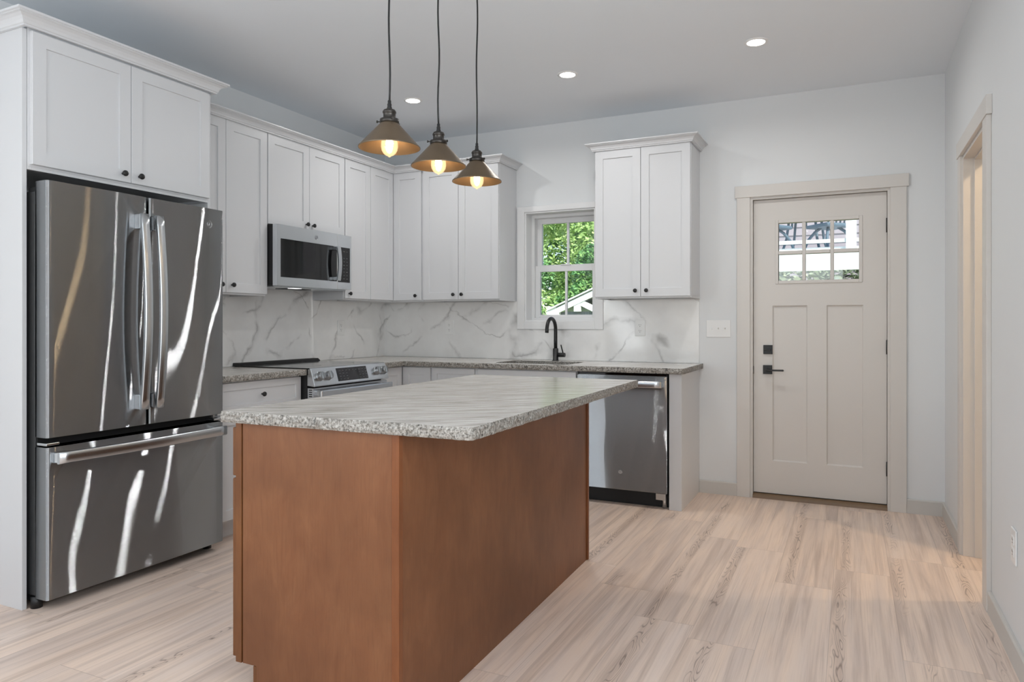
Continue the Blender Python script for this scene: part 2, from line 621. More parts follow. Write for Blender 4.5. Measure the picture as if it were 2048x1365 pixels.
def copy_tree(o, parent=None):
    c = o.copy()
    COL.objects.link(c)
    if parent:
        c.parent = parent
    for ch in list(o.children):
        copy_tree(ch, c)
    return c

# ------------------------------------------------------------------ room shell
RW, H, RY = 4.218, 2.751, -9.0
def wall_holes(name, axis, t0, t1, a0, a1, z0, z1, holes, mat):
    """one wall slab with rectangular openings (a0, a1, z0, z1)"""
    mb = MB()
    xs = sorted({a0, a1, *[h[0] for h in holes], *[h[1] for h in holes]})
    for xa, xb in zip(xs, xs[1:]):
        cuts = sorted([(h[2], h[3]) for h in holes if h[0] <= xa and h[1] >= xb])
        z = z0
        for c0, c1 in cuts + [(z1, z1)]:
            if c0 > z + 1e-6:
                if axis == 'x':
                    mb.box(xa, xb, t0, t1, z, c0)
                else:
                    mb.box(t0, t1, xa, xb, z, c0)
            z = c1
    bmesh.ops.remove_doubles(mb.bm, verts=mb.bm.verts[:], dist=1e-5)
    return struct(mb.build(name, mat))

struct(box('floor', (-.12, 6.2, RY - .12, .19, -.12, 0), M['floor']))
struct(box('ceiling', (-.12, 6.2, RY - .12, .2, H, H + .15), M['ceiling']))
WIN = (1.352, 1.94, 1.213, 2.077)
DOOR = (3.062, 3.918, 0, 2.066)
DWY = (-1.51, -.805, 0, 2.066)
wall_holes('wall_back', 'x', 0, .2, -.12, 6.2, 0, H, [WIN, DOOR], M['wall'])
wall_holes('wall_left', 'y', -.12, 0, RY, 0, 0, H, [(-7.2, -5.6, .7, 2.3)], M['wall'])
wall_holes('wall_right', 'y', RW, RW + .115, RY, 0, 0, H, [DWY, (-7.6, -5.6, .7, 2.3), (-5.0, -3.9, .9, 2.1)], M['wall'])
wall_holes('wall_front', 'x', RY - .12, RY, -.12, 6.2, 0, H, [(.45, 1.65, .7, 2.3), (2.4, 3.6, .7, 2.3)], paint('bounce_cut_grey', rgb(118, 120, 122), .6, .012, 160, .04))  # unseen rear wall made grey to cut bounce light onto the refrigerator panel
struct(box('wall_hall', (6.0, 6.12, RY, 0, 0, H), M['wall']))
struct(box('wall_partition', (RW + .115, 6.0, -3.2, -3.1, 0, H), M['wall']))

# unseen windows of the living area; the right-wall pair is added for fill light
def plain_window(name, axis, c, a0, a1, z0, z1):
    r = thing(name, None, None)
    struct(r)
    f = MB()
    for (p0, p1, q0, q1) in ((a0, a0 + .05, z0, z1), (a1 - .05, a1, z0, z1), (a0, a1, z0, z0 + .05), (a0, a1, z1 - .05, z1),
                             (a0, a1, (z0 + z1) / 2 - .025, (z0 + z1) / 2 + .025)):
        if axis == 'x':
            f.box(p0, p1, c, c + .05, q0, q1)
        else:
            f.box(c, c + .05, p0, p1, q0, q1)
    f.build('window_frame', M['trimwhite'], r)
    return r
plain_window('window_2', 'x', RY - .1, .45, 1.65, .7, 2.3)
plain_window('window_3', 'x', RY - .1, 2.4, 3.6, .7, 2.3)
plain_window('window_4', 'y', -.1, -7.2, -5.6, .7, 2.3)
plain_window('added_window_5', 'y', RW + .05, -7.6, -5.6, .7, 2.3)
plain_window('added_window_6', 'y', RW + .05, -5.0, -3.9, .9, 2.1)

# baseboards
BBH, BBT = .09, .014
def bb_profile(h=BBH, t=BBT):
    return [(0, 0), (t, 0), (t, h - .006), (t - .005, h), (0, h)]
def baseboard(name, pts, mat=None):
    mb = MB()
    mb.sweep(bb_profile(), pts)
    return struct(mb.build(name, M['base']))
baseboard('baseboard_back', [(2.7165, -.0005, 0, -1), (2.974, -.0005, 0, -1)])
baseboard('baseboard_corner', [(4.0095, -.0005, 0, -1), (RW - .0005, -.0005, -1, -1), (RW - .0005, -.731, -1, 0)])
baseboard('baseboard_right', [(RW - .0005, -1.617, -1, 0), (RW - .0005, RY + .01, -1, 0)])
baseboard('baseboard_left', [(.0005, -3.335, 1, 0), (.0005, RY + .01, 1, 0)])

# entry door casing
t = struct(thing('trim_1', None, None))
mb = MB()
mb.box(2.974, 3.062, -.018, 0, 0, 2.066)
mb.build('casing_side', M['greige'], t, .002)
MB().box(3.918, 4.009, -.018, 0, 0, 2.066).build('casing_side', M['greige'], t, .002)
MB().box(2.961, 4.022, -.022, 0, 2.066, 2.147).build('casing_head', M['greige'], t, .002)
j = MB()
j.box(3.062, 3.078, -.004, .16, 0, 2.066).box(3.902, 3.918, -.004, .16, 0, 2.066).box(3.078, 3.902, -.004, .16, 2.050, 2.066)
j.box(3.078, 3.09, .078, .16, 0, 2.05).box(3.89, 3.902, .078, .16, 0, 2.05).box(3.09, 3.89, .078, .16, 2.04, 2.05)
j.build('door_jamb', M['greige'], t)
th = MB()
th.prism([(-.012, 0), (-.008, .02), (.03, .028), (.16, .028), (.16, 0)], 'x', 3.078, 3.902)
th.build('threshold', M['darkbrass'], t)

# right doorway casing and jamb
t = struct(thing('trim_2', None, None))
MB().box(RW - .018, RW, -.805, -.731, 0, 2.066).build('casing_side', M['greige'], t, .002)
MB().box(RW - .018, RW, -1.617, -1.51, 0, 2.066).build('casing_side', M['greige'], t, .002)
MB().box(RW - .022, RW, -1.632, -.716, 2.066, 2.147).build('casing_head', M['greige'], t, .002)
j = MB()
j.box(RW - .004, RW + .12, -.823, -.805, 0, 2.066).box(RW - .004, RW + .12, -1.51, -1.492, 0, 2.066)
j.box(RW - .004, RW + .12, -1.492, -.823, 2.048, 2.066)
j.box(RW + .045, RW + .08, -.834, -.823, 0, 2.048).box(RW + .045, RW + .08, -1.492, -1.481, 0, 2.048).box(RW + .045, RW + .08, -1.481, -.834, 2.037, 2.048)
j.build('door_jamb', M['greige'], t, .001)

# kitchen window over the sink
w = struct(thing('window_1', None, None))
x0, x1, z0, z1 = WIN
c = MB()
c.box(1.289, x0, -.016, 0, 1.153, 2.121)
c.box(x1, 2.004, -.016, 0, 1.153, 2.121)
c.box(x0, x1, -.016, 0, z1, 2.121)
c.box(x0, x1, -.016, 0, 1.153, z0)
c.build('window_casing', M['trimwhite'], w, .002)
c = MB()
c.box(x0, x0 + .012, -.004, .2, z0, z1).box(x1 - .012, x1, -.004, .2, z0, z1)
c.box(x0 + .012, x1 - .012, -.004, .2, z1 - .012, z1).box(x0 + .012, x1 - .012, -.004, .2, z0, z0 + .012)
c.box(x0 + .012, x0 + .038, .10, .2, z0 + .012, z1 - .012).box(x1 - .038, x1 - .012, .10, .2, z0 + .012, z1 - .012)
c.box(x0 + .038, x1 - .038, .10, .2, z1 - .036, z1 - .012).box(x0 + .038, x1 - .038, .10, .2, z0 + .012, z0 + .03)
c.build('window_frame', M['trimwhite'], w, .0015)
def sash(name, gx0, gx1, gz0, gz1, ox0, ox1, oz0, oz1, y0, y1):
    s = MB()
    s.box(ox0, gx0, y0, y1, oz0, oz1).box(gx1, ox1, y0, y1, oz0, oz1)
    s.box(gx0, gx1, y0, y1, gz1, oz1).box(gx0, gx1, y0, y1, oz0, gz0)
    o = s.build(name, M['trimwhite'], w, .002)
    g = MB().box(gx0 - .004, gx1 + .004, (y0 + y1) / 2 - .002, (y0 + y1) / 2 + .002, gz0 - .004, gz1 + .004).build('glass_pane', M['glass'], o)
    gc = (gx0 + gx1) / 2
    MB().box(gc - .009, gc + .009, (y0 + y1) / 2 - .008, (y0 + y1) / 2 + .008, gz0, gz1).build('muntin', M['trimwhite'], o)
    return o
sash('upper_sash', 1.429, 1.873, 1.668, 2.000, 1.39, 1.902, 1.625, 2.041, .158, .19)
lo = sash('lower_sash', 1.429, 1.871, 1.267, 1.612, 1.39, 1.902, 1.243, 1.660, .122, .154)
MB().box(1.61, 1.69, .112, .135, 1.660, 1.668).build('sash_lock', M['trimwhite'], lo, .002)

# entry door
D = struct(thing('door_1', None, None, (0, 0, 0)))
DX0, DX1, DZ0, DZ1, DY = 3.081, 3.899, .034, 2.047, .03
GX = [(3.24, 3.395), (3.415, 3.57), (3.592, 3.741)]
GX = [(3.243, 3.393), (3.415, 3.566), (3.589, 3.738)]
GZ = [(1.490, 1.668), (1.692, 1.882)]
mb = MB()
holes = []
xs = [DX0, 3.204, 3.426, 3.544, 3.763, DX1]
def door_face(mb):
    # stiles and rails around two recessed panels and the glazed opening
    y0, y1 = DY, DY + .044
    def b(x0, x1, z0, z1, ya=y0):
        mb.box(x0, x1, ya, y1, z0, z1)
    b(DX0, 3.204, DZ0, 1.486)
    b(3.763, DX1, DZ0, 1.486)
    b(3.204, 3.763, DZ0, .256)
    b(3.426, 3.544, .256, 1.32)
    b(3.204, 3.763, 1.32, 1.486)
    for (pa, pb) in ((3.204, 3.426), (3.544, 3.763)):
        b(pa, pb, .256, 1.32, y0 + .012)
        bm = mb.bm
        o_ = [bm.verts.new(p) for p in ((pa, y0 + .003, .256), (pb, y0 + .003, .256), (pb, y0 + .003, 1.32), (pa, y0 + .003, 1.32))]
        i_ = [bm.verts.new(p) for p in ((pa + .008, y0 + .0119, .264), (pb - .008, y0 + .0119, .264), (pb - .008, y0 + .0119, 1.312), (pa + .008, y0 + .0119, 1.312))]
        for k in range(4):
            mb._f([o_[k], o_[(k + 1) % 4], i_[(k + 1) % 4], i_[k]])
    b(DX0, 3.243, 1.486, 1.886)
    b(3.738, DX1, 1.486, 1.886)
    b(DX0, DX1, 1.886, DZ1)
door_face(mb)
slab = mb.build('door_slab', M['greige'], D)
MB().box(DX0, DX1, DY + .008, DY + .036, .0285, DZ0).build('door_sweep', M['black'], D)
fr = MB()
y0, y1 = DY - .006, DY + .044
fr.box(3.222, 3.243, y0, y1, 1.468, 1.905).box(3.738, 3.759, y0, y1, 1.468, 1.905)
fr.box(3.243, 3.738, y0, y1, 1.882, 1.905).box(3.243, 3.738, y0, y1, 1.468, 1.490)
fr.box(3.393, 3.415, y0 + .003, y1, 1.490, 1.882).box(3.566, 3.589, y0 + .003, y1, 1.490, 1.882)
for _a, _b in ((3.243, 3.393), (3.415, 3.566), (3.589, 3.738)):
    fr.box(_a, _b, y0 + .003, y1, 1.668, 1.692)
fr.build('lite_frame', M['greige'], D, .003)
for gx0, gx1 in GX:
    for gz0, gz1 in GZ:
        MB().box(gx0, gx1, DY + .016, DY + .022, gz0, gz1).build('glass_pane', M['glass'], D)
for hz in (1.83, 1.046, .263):
    h = MB()
    h.box(3.897, 3.906, .018, .03, hz - .045, hz + .045)
    h.cyl((3.9005, .019, hz - .046), .0055, .092)
    h.build('hinge', M['black'], D)
db = MB().box(3.145, 3.205, DY - .012, DY, .988, 1.050).build('deadbolt', M['black'], D, .002)
MB().box(3.152, 3.195, DY - .026, DY - .012, 1.012, 1.022).build('thumb_turn', M['black'], db, .002)
hd = MB().box(3.143, 3.203, DY - .012, DY, .851, .912).build('door_handle', M['black'], D, .002)
lv = MB()
lv.cyl((3.172, DY - .055, .881), .010, .045, 'y')
lv.box(3.163, 3.280, DY - .062, DY - .047, .874, .886)
lv.build('lever', M['black'], hd, .003)
MB().box(3.074, 3.082, DY - .006, DY + .02, .85, .905).build('strike_plate', M['black'], D, .002)

# ------------------------------------------------------------------ backsplash (tile slabs on two walls)
def slab(name, b, label):
    o = MB().box(*b).build(name, M['marble'])
    return tag(o, label, 'backsplash', 'marble backsplash slabs')
BS = MB()
BS.box(.009, 1.287, -.009, -.0005, .9155, 1.3735).box(1.287, 2.006, -.009, -.0005, .9155, 1.152).box(2.006, 2.715, -.009, -.0005, .9155, 1.3735)
tag(BS.build('backsplash', M['marble']), 'glossy white marble backsplash behind the sink and under the window', 'backsplash')
BS = MB()
BS.box(.0005, .009, -2.355, -1.689, .9155, 1.3735).box(.0005, .009, -1.689, -.924, .9155, 1.44).box(.0005, .009, -.924, -.009, .9155, 1.3735)
tag(BS.build('backsplash', M['marble']), 'glossy white marble backsplash behind the cooking range on the left wall', 'backsplash')

# ------------------------------------------------------------------ cabinets
def shaker(mb, x0, x1, z0, z1, yf, t=.019, fw=.057, rec=.008):
    """five-piece door: outer frame, shallow recess, front at y = yf (facing -y)"""
    bm = mb.bm
    def ring(a, b, c, d, y):
        return [bm.verts.new(p) for p in ((a, y, c), (b, y, c), (b, y, d), (a, y, d))]
    e = .0015
    o0 = ring(x0, x1, z0, z1, yf + t)
    o1 = ring(x0, x1, z0, z1, yf + e)
    o2 = ring(x0 + e, x1 - e, z0 + e, z1 - e, yf)
    i0 = ring(x0 + fw, x1 - fw, z0 + fw, z1 - fw, yf)
    i1 = ring(x0 + fw + .0015, x1 - fw - .0015, z0 + fw + .0015, z1 - fw - .0015, yf + rec)
    for A, B in ((o0, o1), (o1, o2), (o2, i0), (i0, i1)):
        for k in range(4):
            mb._f([A[k], A[(k + 1) % 4], B[(k + 1) % 4], B[k]])
    mb._f(i1)
    mb._f(o0[::-1])
    return mb

def knob_mb(x, y, z):
    k = MB()
    k.lathe([(.0055, 0), (.0050, -.010), (.0060, -.013), (.0125, -.016), (.0140, -.020), (.0132, -.025), (.0095, -.0275), (.002, -.0282)],
            (x, y, z), 'y', 20)
    return k

def front(parent, kind, x0, x1, z0, z1, yf, knob=None, fw=.057):
    d = shaker(MB(), x0, x1, z0, z1, yf, fw=fw).build(kind, M['cab'], parent)
    if knob:
        knob_mb(knob[0], yf, knob[1]).build('knob', M['black'], d)
    return d

G = .0015
def wall_cab(name, label, loc, rz, w, z0, z1, depth, splits, knobs, group='white shaker wall cabinets', reveal=.011, cat='cabinet'):
    """splits: door edges along the width; knobs: (x, z) per door or None"""
    r = thing(name, label, cat, loc, rz, group)
    bx = MB()
    bd = depth - .019
    bx.box(.0008, w - .0008, -bd, -.001, z0 + .012, z1)
    bx.box(.0008, .017, -bd, -.001, z0, z0 + .012).box(w - .017, w - .0008, -bd, -.001, z0, z0 + .012)
    bx.box(.017, w - .017, -bd, -bd + .02, z0, z0 + .012)
    bx.build('cabinet_box', M['cab'], r, .001)
    for (a, b), k in zip(zip(splits, splits[1:]), knobs):
        front(r, 'door', a + G, b - G, z0 + reveal, z1 - .018, -depth + .0001, k)
    return r
R90 = PI / 2
UB, UT, UD = 1.3737, 2.437, .316
# left wall (local x runs to +y)
def lw(name, label, y0, y1, z0, z1, depth, splits, knobs, **kw):
    return wall_cab(name, label, (0, y0, 0), R90, y1 - y0, z0, z1, depth, splits, knobs, **kw)
FY0, FY1 = -3.310, -2.3495                       # fridge enclosure, outside of its side panels
wA0, wA1 = FY1, -1.6865
lw('wall_cabinet', 'tall white shaker wall cabinet beside the refrigerator, two doors', wA0, wA1, UB, UT, UD,
   [.012, (wA1 - wA0) / 2 - .002, wA1 - wA0 - .002], [((wA1 - wA0) / 2 - .045, 1.431), ((wA1 - wA0) / 2 + .04, 1.431)])
lw('wall_cabinet', 'short white two-door wall cabinet directly above the microwave', wA1, -.924, 1.836, UT, UD,
   [.003, .3855, .7595], [(.352, 1.876), (.414, 1.874)], reveal=.003)
lw('wall_cabinet', 'narrow single-door white wall cabinet between microwave and corner', -.924, -.6145, UB, UT, UD,
   [.003, .3075], [(.043, 1.420)])
# inside-corner cabinet, one L-shaped box with two doors
r = thing('wall_cabinet', 'L-shaped white wall cabinet filling the inside corner of the room', 'cabinet', (0, 0, 0), 0, 'white shaker wall cabinets')
bx = MB()
d0 = UD - .019
bx.prism([(.001, -.001), (.5945, -.001), (.5945, -d0), (d0, -d0), (d0, -.6135), (.001, -.6135)], 'z', UB, UT)
bx.build('cabinet_box', M['cab'], r)
front(r, 'door', UD + .001, .582, UB + .011, UT - .018, -UD, (.538, 1.420))
pv = shaker(MB(), .0, .2965, UB + .011, UT - .018, 0).build('door', M['cab'], r)
pv.rotation_euler = (0, 0, R90)
pv.location = (UD, -.6125, 0)
def bw(name, label, x0, x1, z0, z1, depth, splits, knobs, **kw):
    return wall_cab(name, label, (x0, 0, 0), 0, x1 - x0, z0, z1, depth, splits, knobs, **kw)
bw('wall_cabinet', 'wide two-door white wall cabinet just left of the window', .5955, 1.2775, UB, UT, UD,
   [.003, .3285, .6790], [(.292, 1.424), (.366, 1.424)])
bw('wall_cabinet', 'free-standing two-door white wall cabinet right of the window', 2.0405, 2.7195, UB, UT, UD,
   [.003, .3345, .676], [(.3005, 1.426), (.3785, 1.426)])

# crown mouldings
def crown_prof(z0=2.418, z1=2.468, p=.055):
    h = z1 - z0
    return [(0, z0), (.012, z0), (.012, z0 + h * .12), (.017, z0 + h * .17), (.020, z0 + h * .36), (.028, z0 + h * .56), (.040, z0 + h * .70),
            (p - .008, z0 + h * .74), (p - .008, z0 + h * .80), (p, z0 + h * .84), (p, z1), (0, z1)]
e = .0005
mb = MB().sweep(crown_prof(), [(UD + e, FY1 + .0595, 1, 0), (UD + e, -UD - e, 1, -1), (1.2775 + e, -UD - e, 1, -1), (1.2775 + e, -.001, 1, 0)])
tag(mb.build('crown_molding', M['cab']), 'long white crown molding along the wall cabinets from refrigerator to window', 'molding', 'white crown moldings')
mb = MB().sweep(crown_prof(), [(2.0405 - e, -.001, -1, 0), (2.0405 - e, -UD - e, -1, -1), (2.7195 + e, -UD - e, 1, -1), (2.7195 + e, -.001, 1, 0)])
tag(mb.build('crown_molding', M['cab']), 'short white crown molding capping the cabinet right of the window', 'molding', 'white crown moldings')
FX = .585                                       # front of the doors over the refrigerator
mb = MB().sweep(crown_prof(2.436, 2.494, .058), [(.001, FY0 - e, 0, -1), (FX + e, FY0 - e, 1, -1), (FX + e, FY1 + e, 1, 1), (.001, FY1 + e, 0, 1)])
tag(mb.build('crown_molding', M['cab']), 'white crown molding wrapping the deep cabinet above the refrigerator', 'molding', 'white crown moldings')

# refrigerator enclosure
tag(MB().box(.001, .563, FY0, FY0 + .019, 0, 2.436).build('end_panel', M['cab'], None, .001),
    'tall white side panel left of the refrigerator, floor to crown', 'panel', 'tall refrigerator side panels')
tag(MB().box(.001, .563, FY1 - .019, FY1 - .0005, 0, 2.436).build('end_panel', M['cab'], None, .001),
    'tall white side panel right of the refrigerator, mostly hidden behind it', 'panel', 'tall refrigerator side panels')
fw_ = FY1 - FY0 - .039
r = wall_cab('wall_cabinet', 'deep two-door white cabinet above the refrigerator', (0, FY0 + .0195, 0), R90, fw_, 1.847, 2.447, .585,
             [.008, fw_ / 2, fw_ - .004], [(fw_ / 2 - .045, 1.906), (fw_ / 2 + .04, 1.906)], reveal=.022)

# base cabinets
def base_box(mb, x0, x1, d, z1=.873, toe=.1, toed=.07):
    mb.box(x0, x1, -d, -.001, toe, z1)
    mb.box(x0, x1, -d + toed, -.001, 0, toe)
    return mb
BD = .600
CT, CB = .914, .878
r = thing('base_cabinet', 'white shaker base cabinet with one top drawer beside the refrigerator', 'cabinet', (0, FY1, 0), R90, 'white shaker base cabinets')
wd = -1.694 - FY1
base_box(MB(), .001, wd, BD - .019).build('cabinet_box', M['cab'], r)
dr = front(r, 'drawer', .012, wd - .003, .700, .868, -BD, (wd / 2 + .003, .790), fw=.042)
front(r, 'door', .012, wd / 2 - G, .115, .692, -BD, (wd / 2 - .04, .64))
front(r, 'door', wd / 2 + G, wd - .003, .115, .692, -BD, (wd / 2 + .04, .64))
# corner base
r = thing('base_cabinet', 'L-shaped white base cabinet in the corner right of the range', 'cabinet', (0, 0, 0), 0, 'white shaker base cabinets')
d0 = BD - .019
bx = MB().prism([(.001, -.001), (.858, -.001), (.858, -d0), (d0, -d0), (d0, -.920), (.001, -.920)], 'z', .1, .873)
bx.prism([(.001, -.001), (.858, -.001), (.858, -d0 + .07), (d0 - .07, -d0 + .07), (d0 - .07, -.920), (.001, -.920)], 'z', 0, .1)
bx.build('cabinet_box', M['cab'], r)
front(r, 'door', BD + .002, .848, .115, .868, -BD, None)
pv = shaker(MB(), .0, .312, .115, .868, 0).build('door', M['cab'], r)
pv.rotation_euler = (0, 0, R90)
pv.location = (BD, -.918, 0)
def bbase(label, x0, x1, fronts):
    r = thing('base_cabinet', label, 'cabinet', (x0, 0, 0), 0, 'white shaker base cabinets')
    if 'sink base' in label:
        b, w_, d_ = MB(), x1 - x0, BD - .019
        b.box(.0005, .018, -d_, -.001, .1, .873).box(w_ - .018, w_ - .0005, -d_, -.001, .1, .873).box(.018, w_ - .018, -.012, -.001, .1, .873)
        b.box(.018, w_ - .018, -d_, -.012, .1, .118).box(.018, w_ - .018, -d_, -d_ + .018, .118, .873).box(.0005, w_ - .0005, -d_ + .07, -.001, 0, .1)
        b.build('cabinet_box', M['cab'], r)
    else:
        base_box(MB(), .0005, x1 - x0 - .0005, BD - .019).build('cabinet_box', M['cab'], r)
    for kind, a, b, z0, z1, k, fw in fronts:
        front(r, kind, a, b, z0, z1, -BD, k, fw)
    return r
bbase('narrow white drawer base cabinet left of the sink cabinet', .859, 1.248,
      [('drawer', .006, .364, .700, .868, None, .042), ('door', .006, .364, .115, .692, (.32, .64), .057)])
bbase('white sink base cabinet left of the dishwasher', 1.249, 2.0105,
      [('drawer', .004, .757, .700, .868, None, .042), ('door', .004, .379, .115, .692, (.34, .64), .057), ('door', .382, .757, .115, .692, (.42, .64), .057)])
ep = MB()
ep.box(2.6345, 2.7155, -.580, -.001, 0, .8735)
tag(ep.build('end_panel', M['cab'], None, .0015), 'thick white end panel between dishwasher and entry door', 'panel')

# ------------------------------------------------------------------ granite slabs
def granite_slab(name, outline, z0, z1, hole=None, smooth_edges=(), label='', cat='countertop', rough=.004, loc=(0, 0, 0), rz=0, step=.014, parent=None):
    """outline CCW; edges get a broken, chiselled face; top polished"""
    bm = bmesh.new()
    def resample(pts, jit):
        out = []
        n = len(pts)
        for i in range(n):
            a, b = Vector(pts[i]), Vector(pts[(i + 1) % n])
            k = max(1, int((b - a).length / step)) if jit and i not in smooth_edges else 1
            for q in range(k):
                out.append((a + (b - a) * q / k, i))
        return out
    ol = resample(outline, True)
    n = len(ol)
    cx = sum(p[0].x for p in ol) / n
    levels = 5
    zs = [z0 + (z1 - z0) * i / (levels - 1) for i in range(levels)]
    # outward normal at every sample
    nr = []
    for i in range(n):
        a, b = ol[i - 1][0], ol[(i + 1) % n][0]
        d = (b - a)
        nr.append(Vector((d.y, -d.x)).normalized() if d.length else Vector((0, 0)))
    rings = []
    for li, z in enumerate(zs):
        ring = []
        for i, (p, ei) in enumerate(ol):
            smooth = ei in smooth_edges or ol[i - 1][1] in smooth_edges
            q = mnoise.noise(Vector((p.x * 34, p.y * 34, z * 60))) + .5 * mnoise.noise(Vector((p.x * 90, p.y * 90, z * 140)))
            off = 0 if smooth else rough * q - (.003 if li in (0, levels - 1) else 0)
            v = p + nr[i] * off
            ring.append(bm.verts.new((v.x, v.y, z)))
        rings.append(ring)
    for A, B in zip(rings, rings[1:]):
        for i in range(n):
            f = bm.faces.new((A[i], A[(i + 1) % n], B[(i + 1) % n], B[i]))
            f.material_index = 1
    def cap(ring, up):
        if hole and True:
            z = ring[0].co.z
            hv = [bm.verts.new((x, y, z)) for x, y in hole]
            es = []
            for L in (ring, hv):
                for i in range(len(L)):
                    a, b = L[i], L[(i + 1) % len(L)]
                    es.append(bm.edges.get((a, b)) or bm.edges.new((a, b)))
            res = bmesh.ops.triangle_fill(bm, use_beauty=True, edges=es, normal=(0, 0, 1))
            for g in res['geom']:
                if isinstance(g, bmesh.types.BMFace):
                    g.material_index = 0
            return hv
        f = bm.faces.new(ring if up else ring[::-1])
        f.material_index = 0
        return None
    ht = cap(rings[-1], True)
    hb = cap(rings[0], False)
    if ht:
        for i in range(len(ht)):
            f = bm.faces.new((ht[i], ht[(i + 1) % len(ht)], hb[(i + 1) % len(ht)], hb[i]))
            f.material_index = 1
    bmesh.ops.recalc_face_normals(bm, faces=bm.faces[:])
    me = bpy.data.meshes.new(name)
    bm.to_mesh(me)
    bm.free()
    me.materials.append(M['granite'])
    me.materials.append(M['graniteedge'])
    o = bpy.data.objects.new(name, me)
    COL.objects.link(o)
    o.location = loc
    o.rotation_euler = (0, 0, rz)
    if parent:
        o.parent = parent
    else:
        tag(o, label, cat, 'grey granite slabs')
    return o
def arc(cx, cy, r, a0, a1, n=6):
    return [(cx + r * math.cos(math.radians(a0 + (a1 - a0) * i / n)), cy + r * math.sin(math.radians(a0 + (a1 - a0) * i / n))) for i in range(n + 1)]
CO = .645
granite_slab('countertop', [(.001, FY1 + .002), (CO, FY1 + .002), (CO, -1.697), (.001, -1.697)], CB, CT, smooth_edges=(0, 2, 3),
             label='short grey granite countertop between refrigerator and range')
SK = [(1.352, -.545), (1.925, -.545), (1.925, -.175), (1.352, -.175)]
hole = arc(1.352 + .04, -.545 + .04, .04, 180, 270, 4) + arc(1.925 - .04, -.545 + .04, .04, 270, 360, 4) + arc(1.925 - .04, -.175 - .04, .04, 0, 90, 4) + arc(1.352 + .04, -.175 - .04, .04, 90, 180, 4)
L = [(.001, -.917), (CO, -.917), (CO, -CO)] + arc(2.742 - .03, -CO + .03, .03, 270, 360, 5) + [(2.742, -.001), (.001, -.001)]
nL = len(L)
granite_slab('countertop', L, CB, CT, hole=hole, smooth_edges=(0, nL - 2, nL - 1), label='L-shaped grey granite countertop holding the sink under the window')

# undermount sink
s = thing('sink', 'undermount stainless sink sunk in the granite under the window', 'sink', (0, 0, 0))
sk = MB()
a0, a1, b0, b1, zt, zb, tt = 1.342, 1.935, -.555, -.165, CB - .001, .70, .006
sk.box(a0, a0 + tt, b0, b1, zb, zt).box(a1 - tt, a1, b0, b1, zb, zt).box(a0 + tt, a1 - tt, b0, b0 + tt, zb, zt).box(a0 + tt, a1 - tt, b1 - tt, b1, zb, zt)
sk.box(a0, a1, b0, b1, zb - tt, zb)
sk.build('basin', M['steelplain'], s)
MB().cyl((1.64, -.30, zb), .045, .004).build('drain', M['chrome'], s)

# faucet
f = thing('faucet', 'matte black gooseneck faucet standing behind the sink', 'faucet', (1.652, -.095, CT))
MB().lathe([(.0275, 0), (.0275, .004), (.021, .006), (.021, .092), (.018, .095)], (0, 0, 0)).build('body', M['black'], f)
pts = [(0, 0, .09), (0, 0, .16), (0, 0, .225)]
for k in range(1, 15):
    a = PI * k / 14 * 1.03
    pts.append((0, -.085 + .085 * math.cos(a), .236 + .085 * math.sin(a)))
pts.append((0, -.172, .215))
MB().tube(pts, .0135, 16).build('spout', M['black'], f)
h = MB()
h.cyl((.018, 0, .045), .0165, .058, 'x')
h.build('valve', M['black'], f)
MB().tube([(.062, 0, .055), (.052, 0, .09), (.044, -.002, .122)], .005, 10).build('handle', M['black'], f)

# ------------------------------------------------------------------ refrigerator
FRX = .686
fr = thing('refrigerator', 'stainless french-door refrigerator with bottom freezer drawer', 'refrigerator', (0, 0, 0))
y0, y1 = -3.281, -2.369
bd = MB().box(.03, .596, y0 + .004, y1 - .004, .055, 1.755)
bd.box(.05, .56, y0 + .02, y1 - .02, .02, .055)
bd.build('cabinet_body', M['fridgebody'], fr, .003)
def door_prism(mb, ya, yb, xb, xf, r=.014, bow=.004, n=24, waves=1):
    """plan outline with rounded front corners and a slightly bowed face"""
    pts = [(xb, ya), (xb, yb)]
    for i in range(7):
        a = math.radians(90 - 15 * i)
        pts.append((xf - bow - r + r * math.cos(a), yb - r + r * math.sin(a)))
    for i in range(1, n):
        q = i / n
        pts.append((xf - bow + bow * math.sin(PI * q) + .0015 * math.sin(2 * PI * q * waves), yb - r + (ya + r - yb + r) * q))
    for i in range(7):
        a = math.radians(0 - 15 * i)
        pts.append((xf - bow - r + r * math.cos(a), ya + r + r * math.sin(a)))
    return pts
ymid = (y0 + y1) / 2 + .012
def fdoor(name, ya, yb, za, zb):
    mb = MB().prism(door_prism(None, ya, yb, .603, FRX), 'z', za, zb, True)
    o = mb.build(name, M['steel'], fr, .002, angle=60)
    return o
dl = fdoor('door', y0, ymid - .004, .722, 1.795)
drr = fdoor('door', ymid + .004, y1, .722, 1.795)
fz = fdoor('freezer_drawer', y0, y1, .047, .682)
MB().box(.597, .603, y0 + .01, y1 - .01, .05, 1.77).build('door_gasket', M['dark'], fr)
for yy in (y0 + .045, y1 - .045):
    MB().box(.53, .665, yy - .03, yy + .03, 1.756, 1.776).build('hinge_cover', M['fridgebody'], fr, .003)
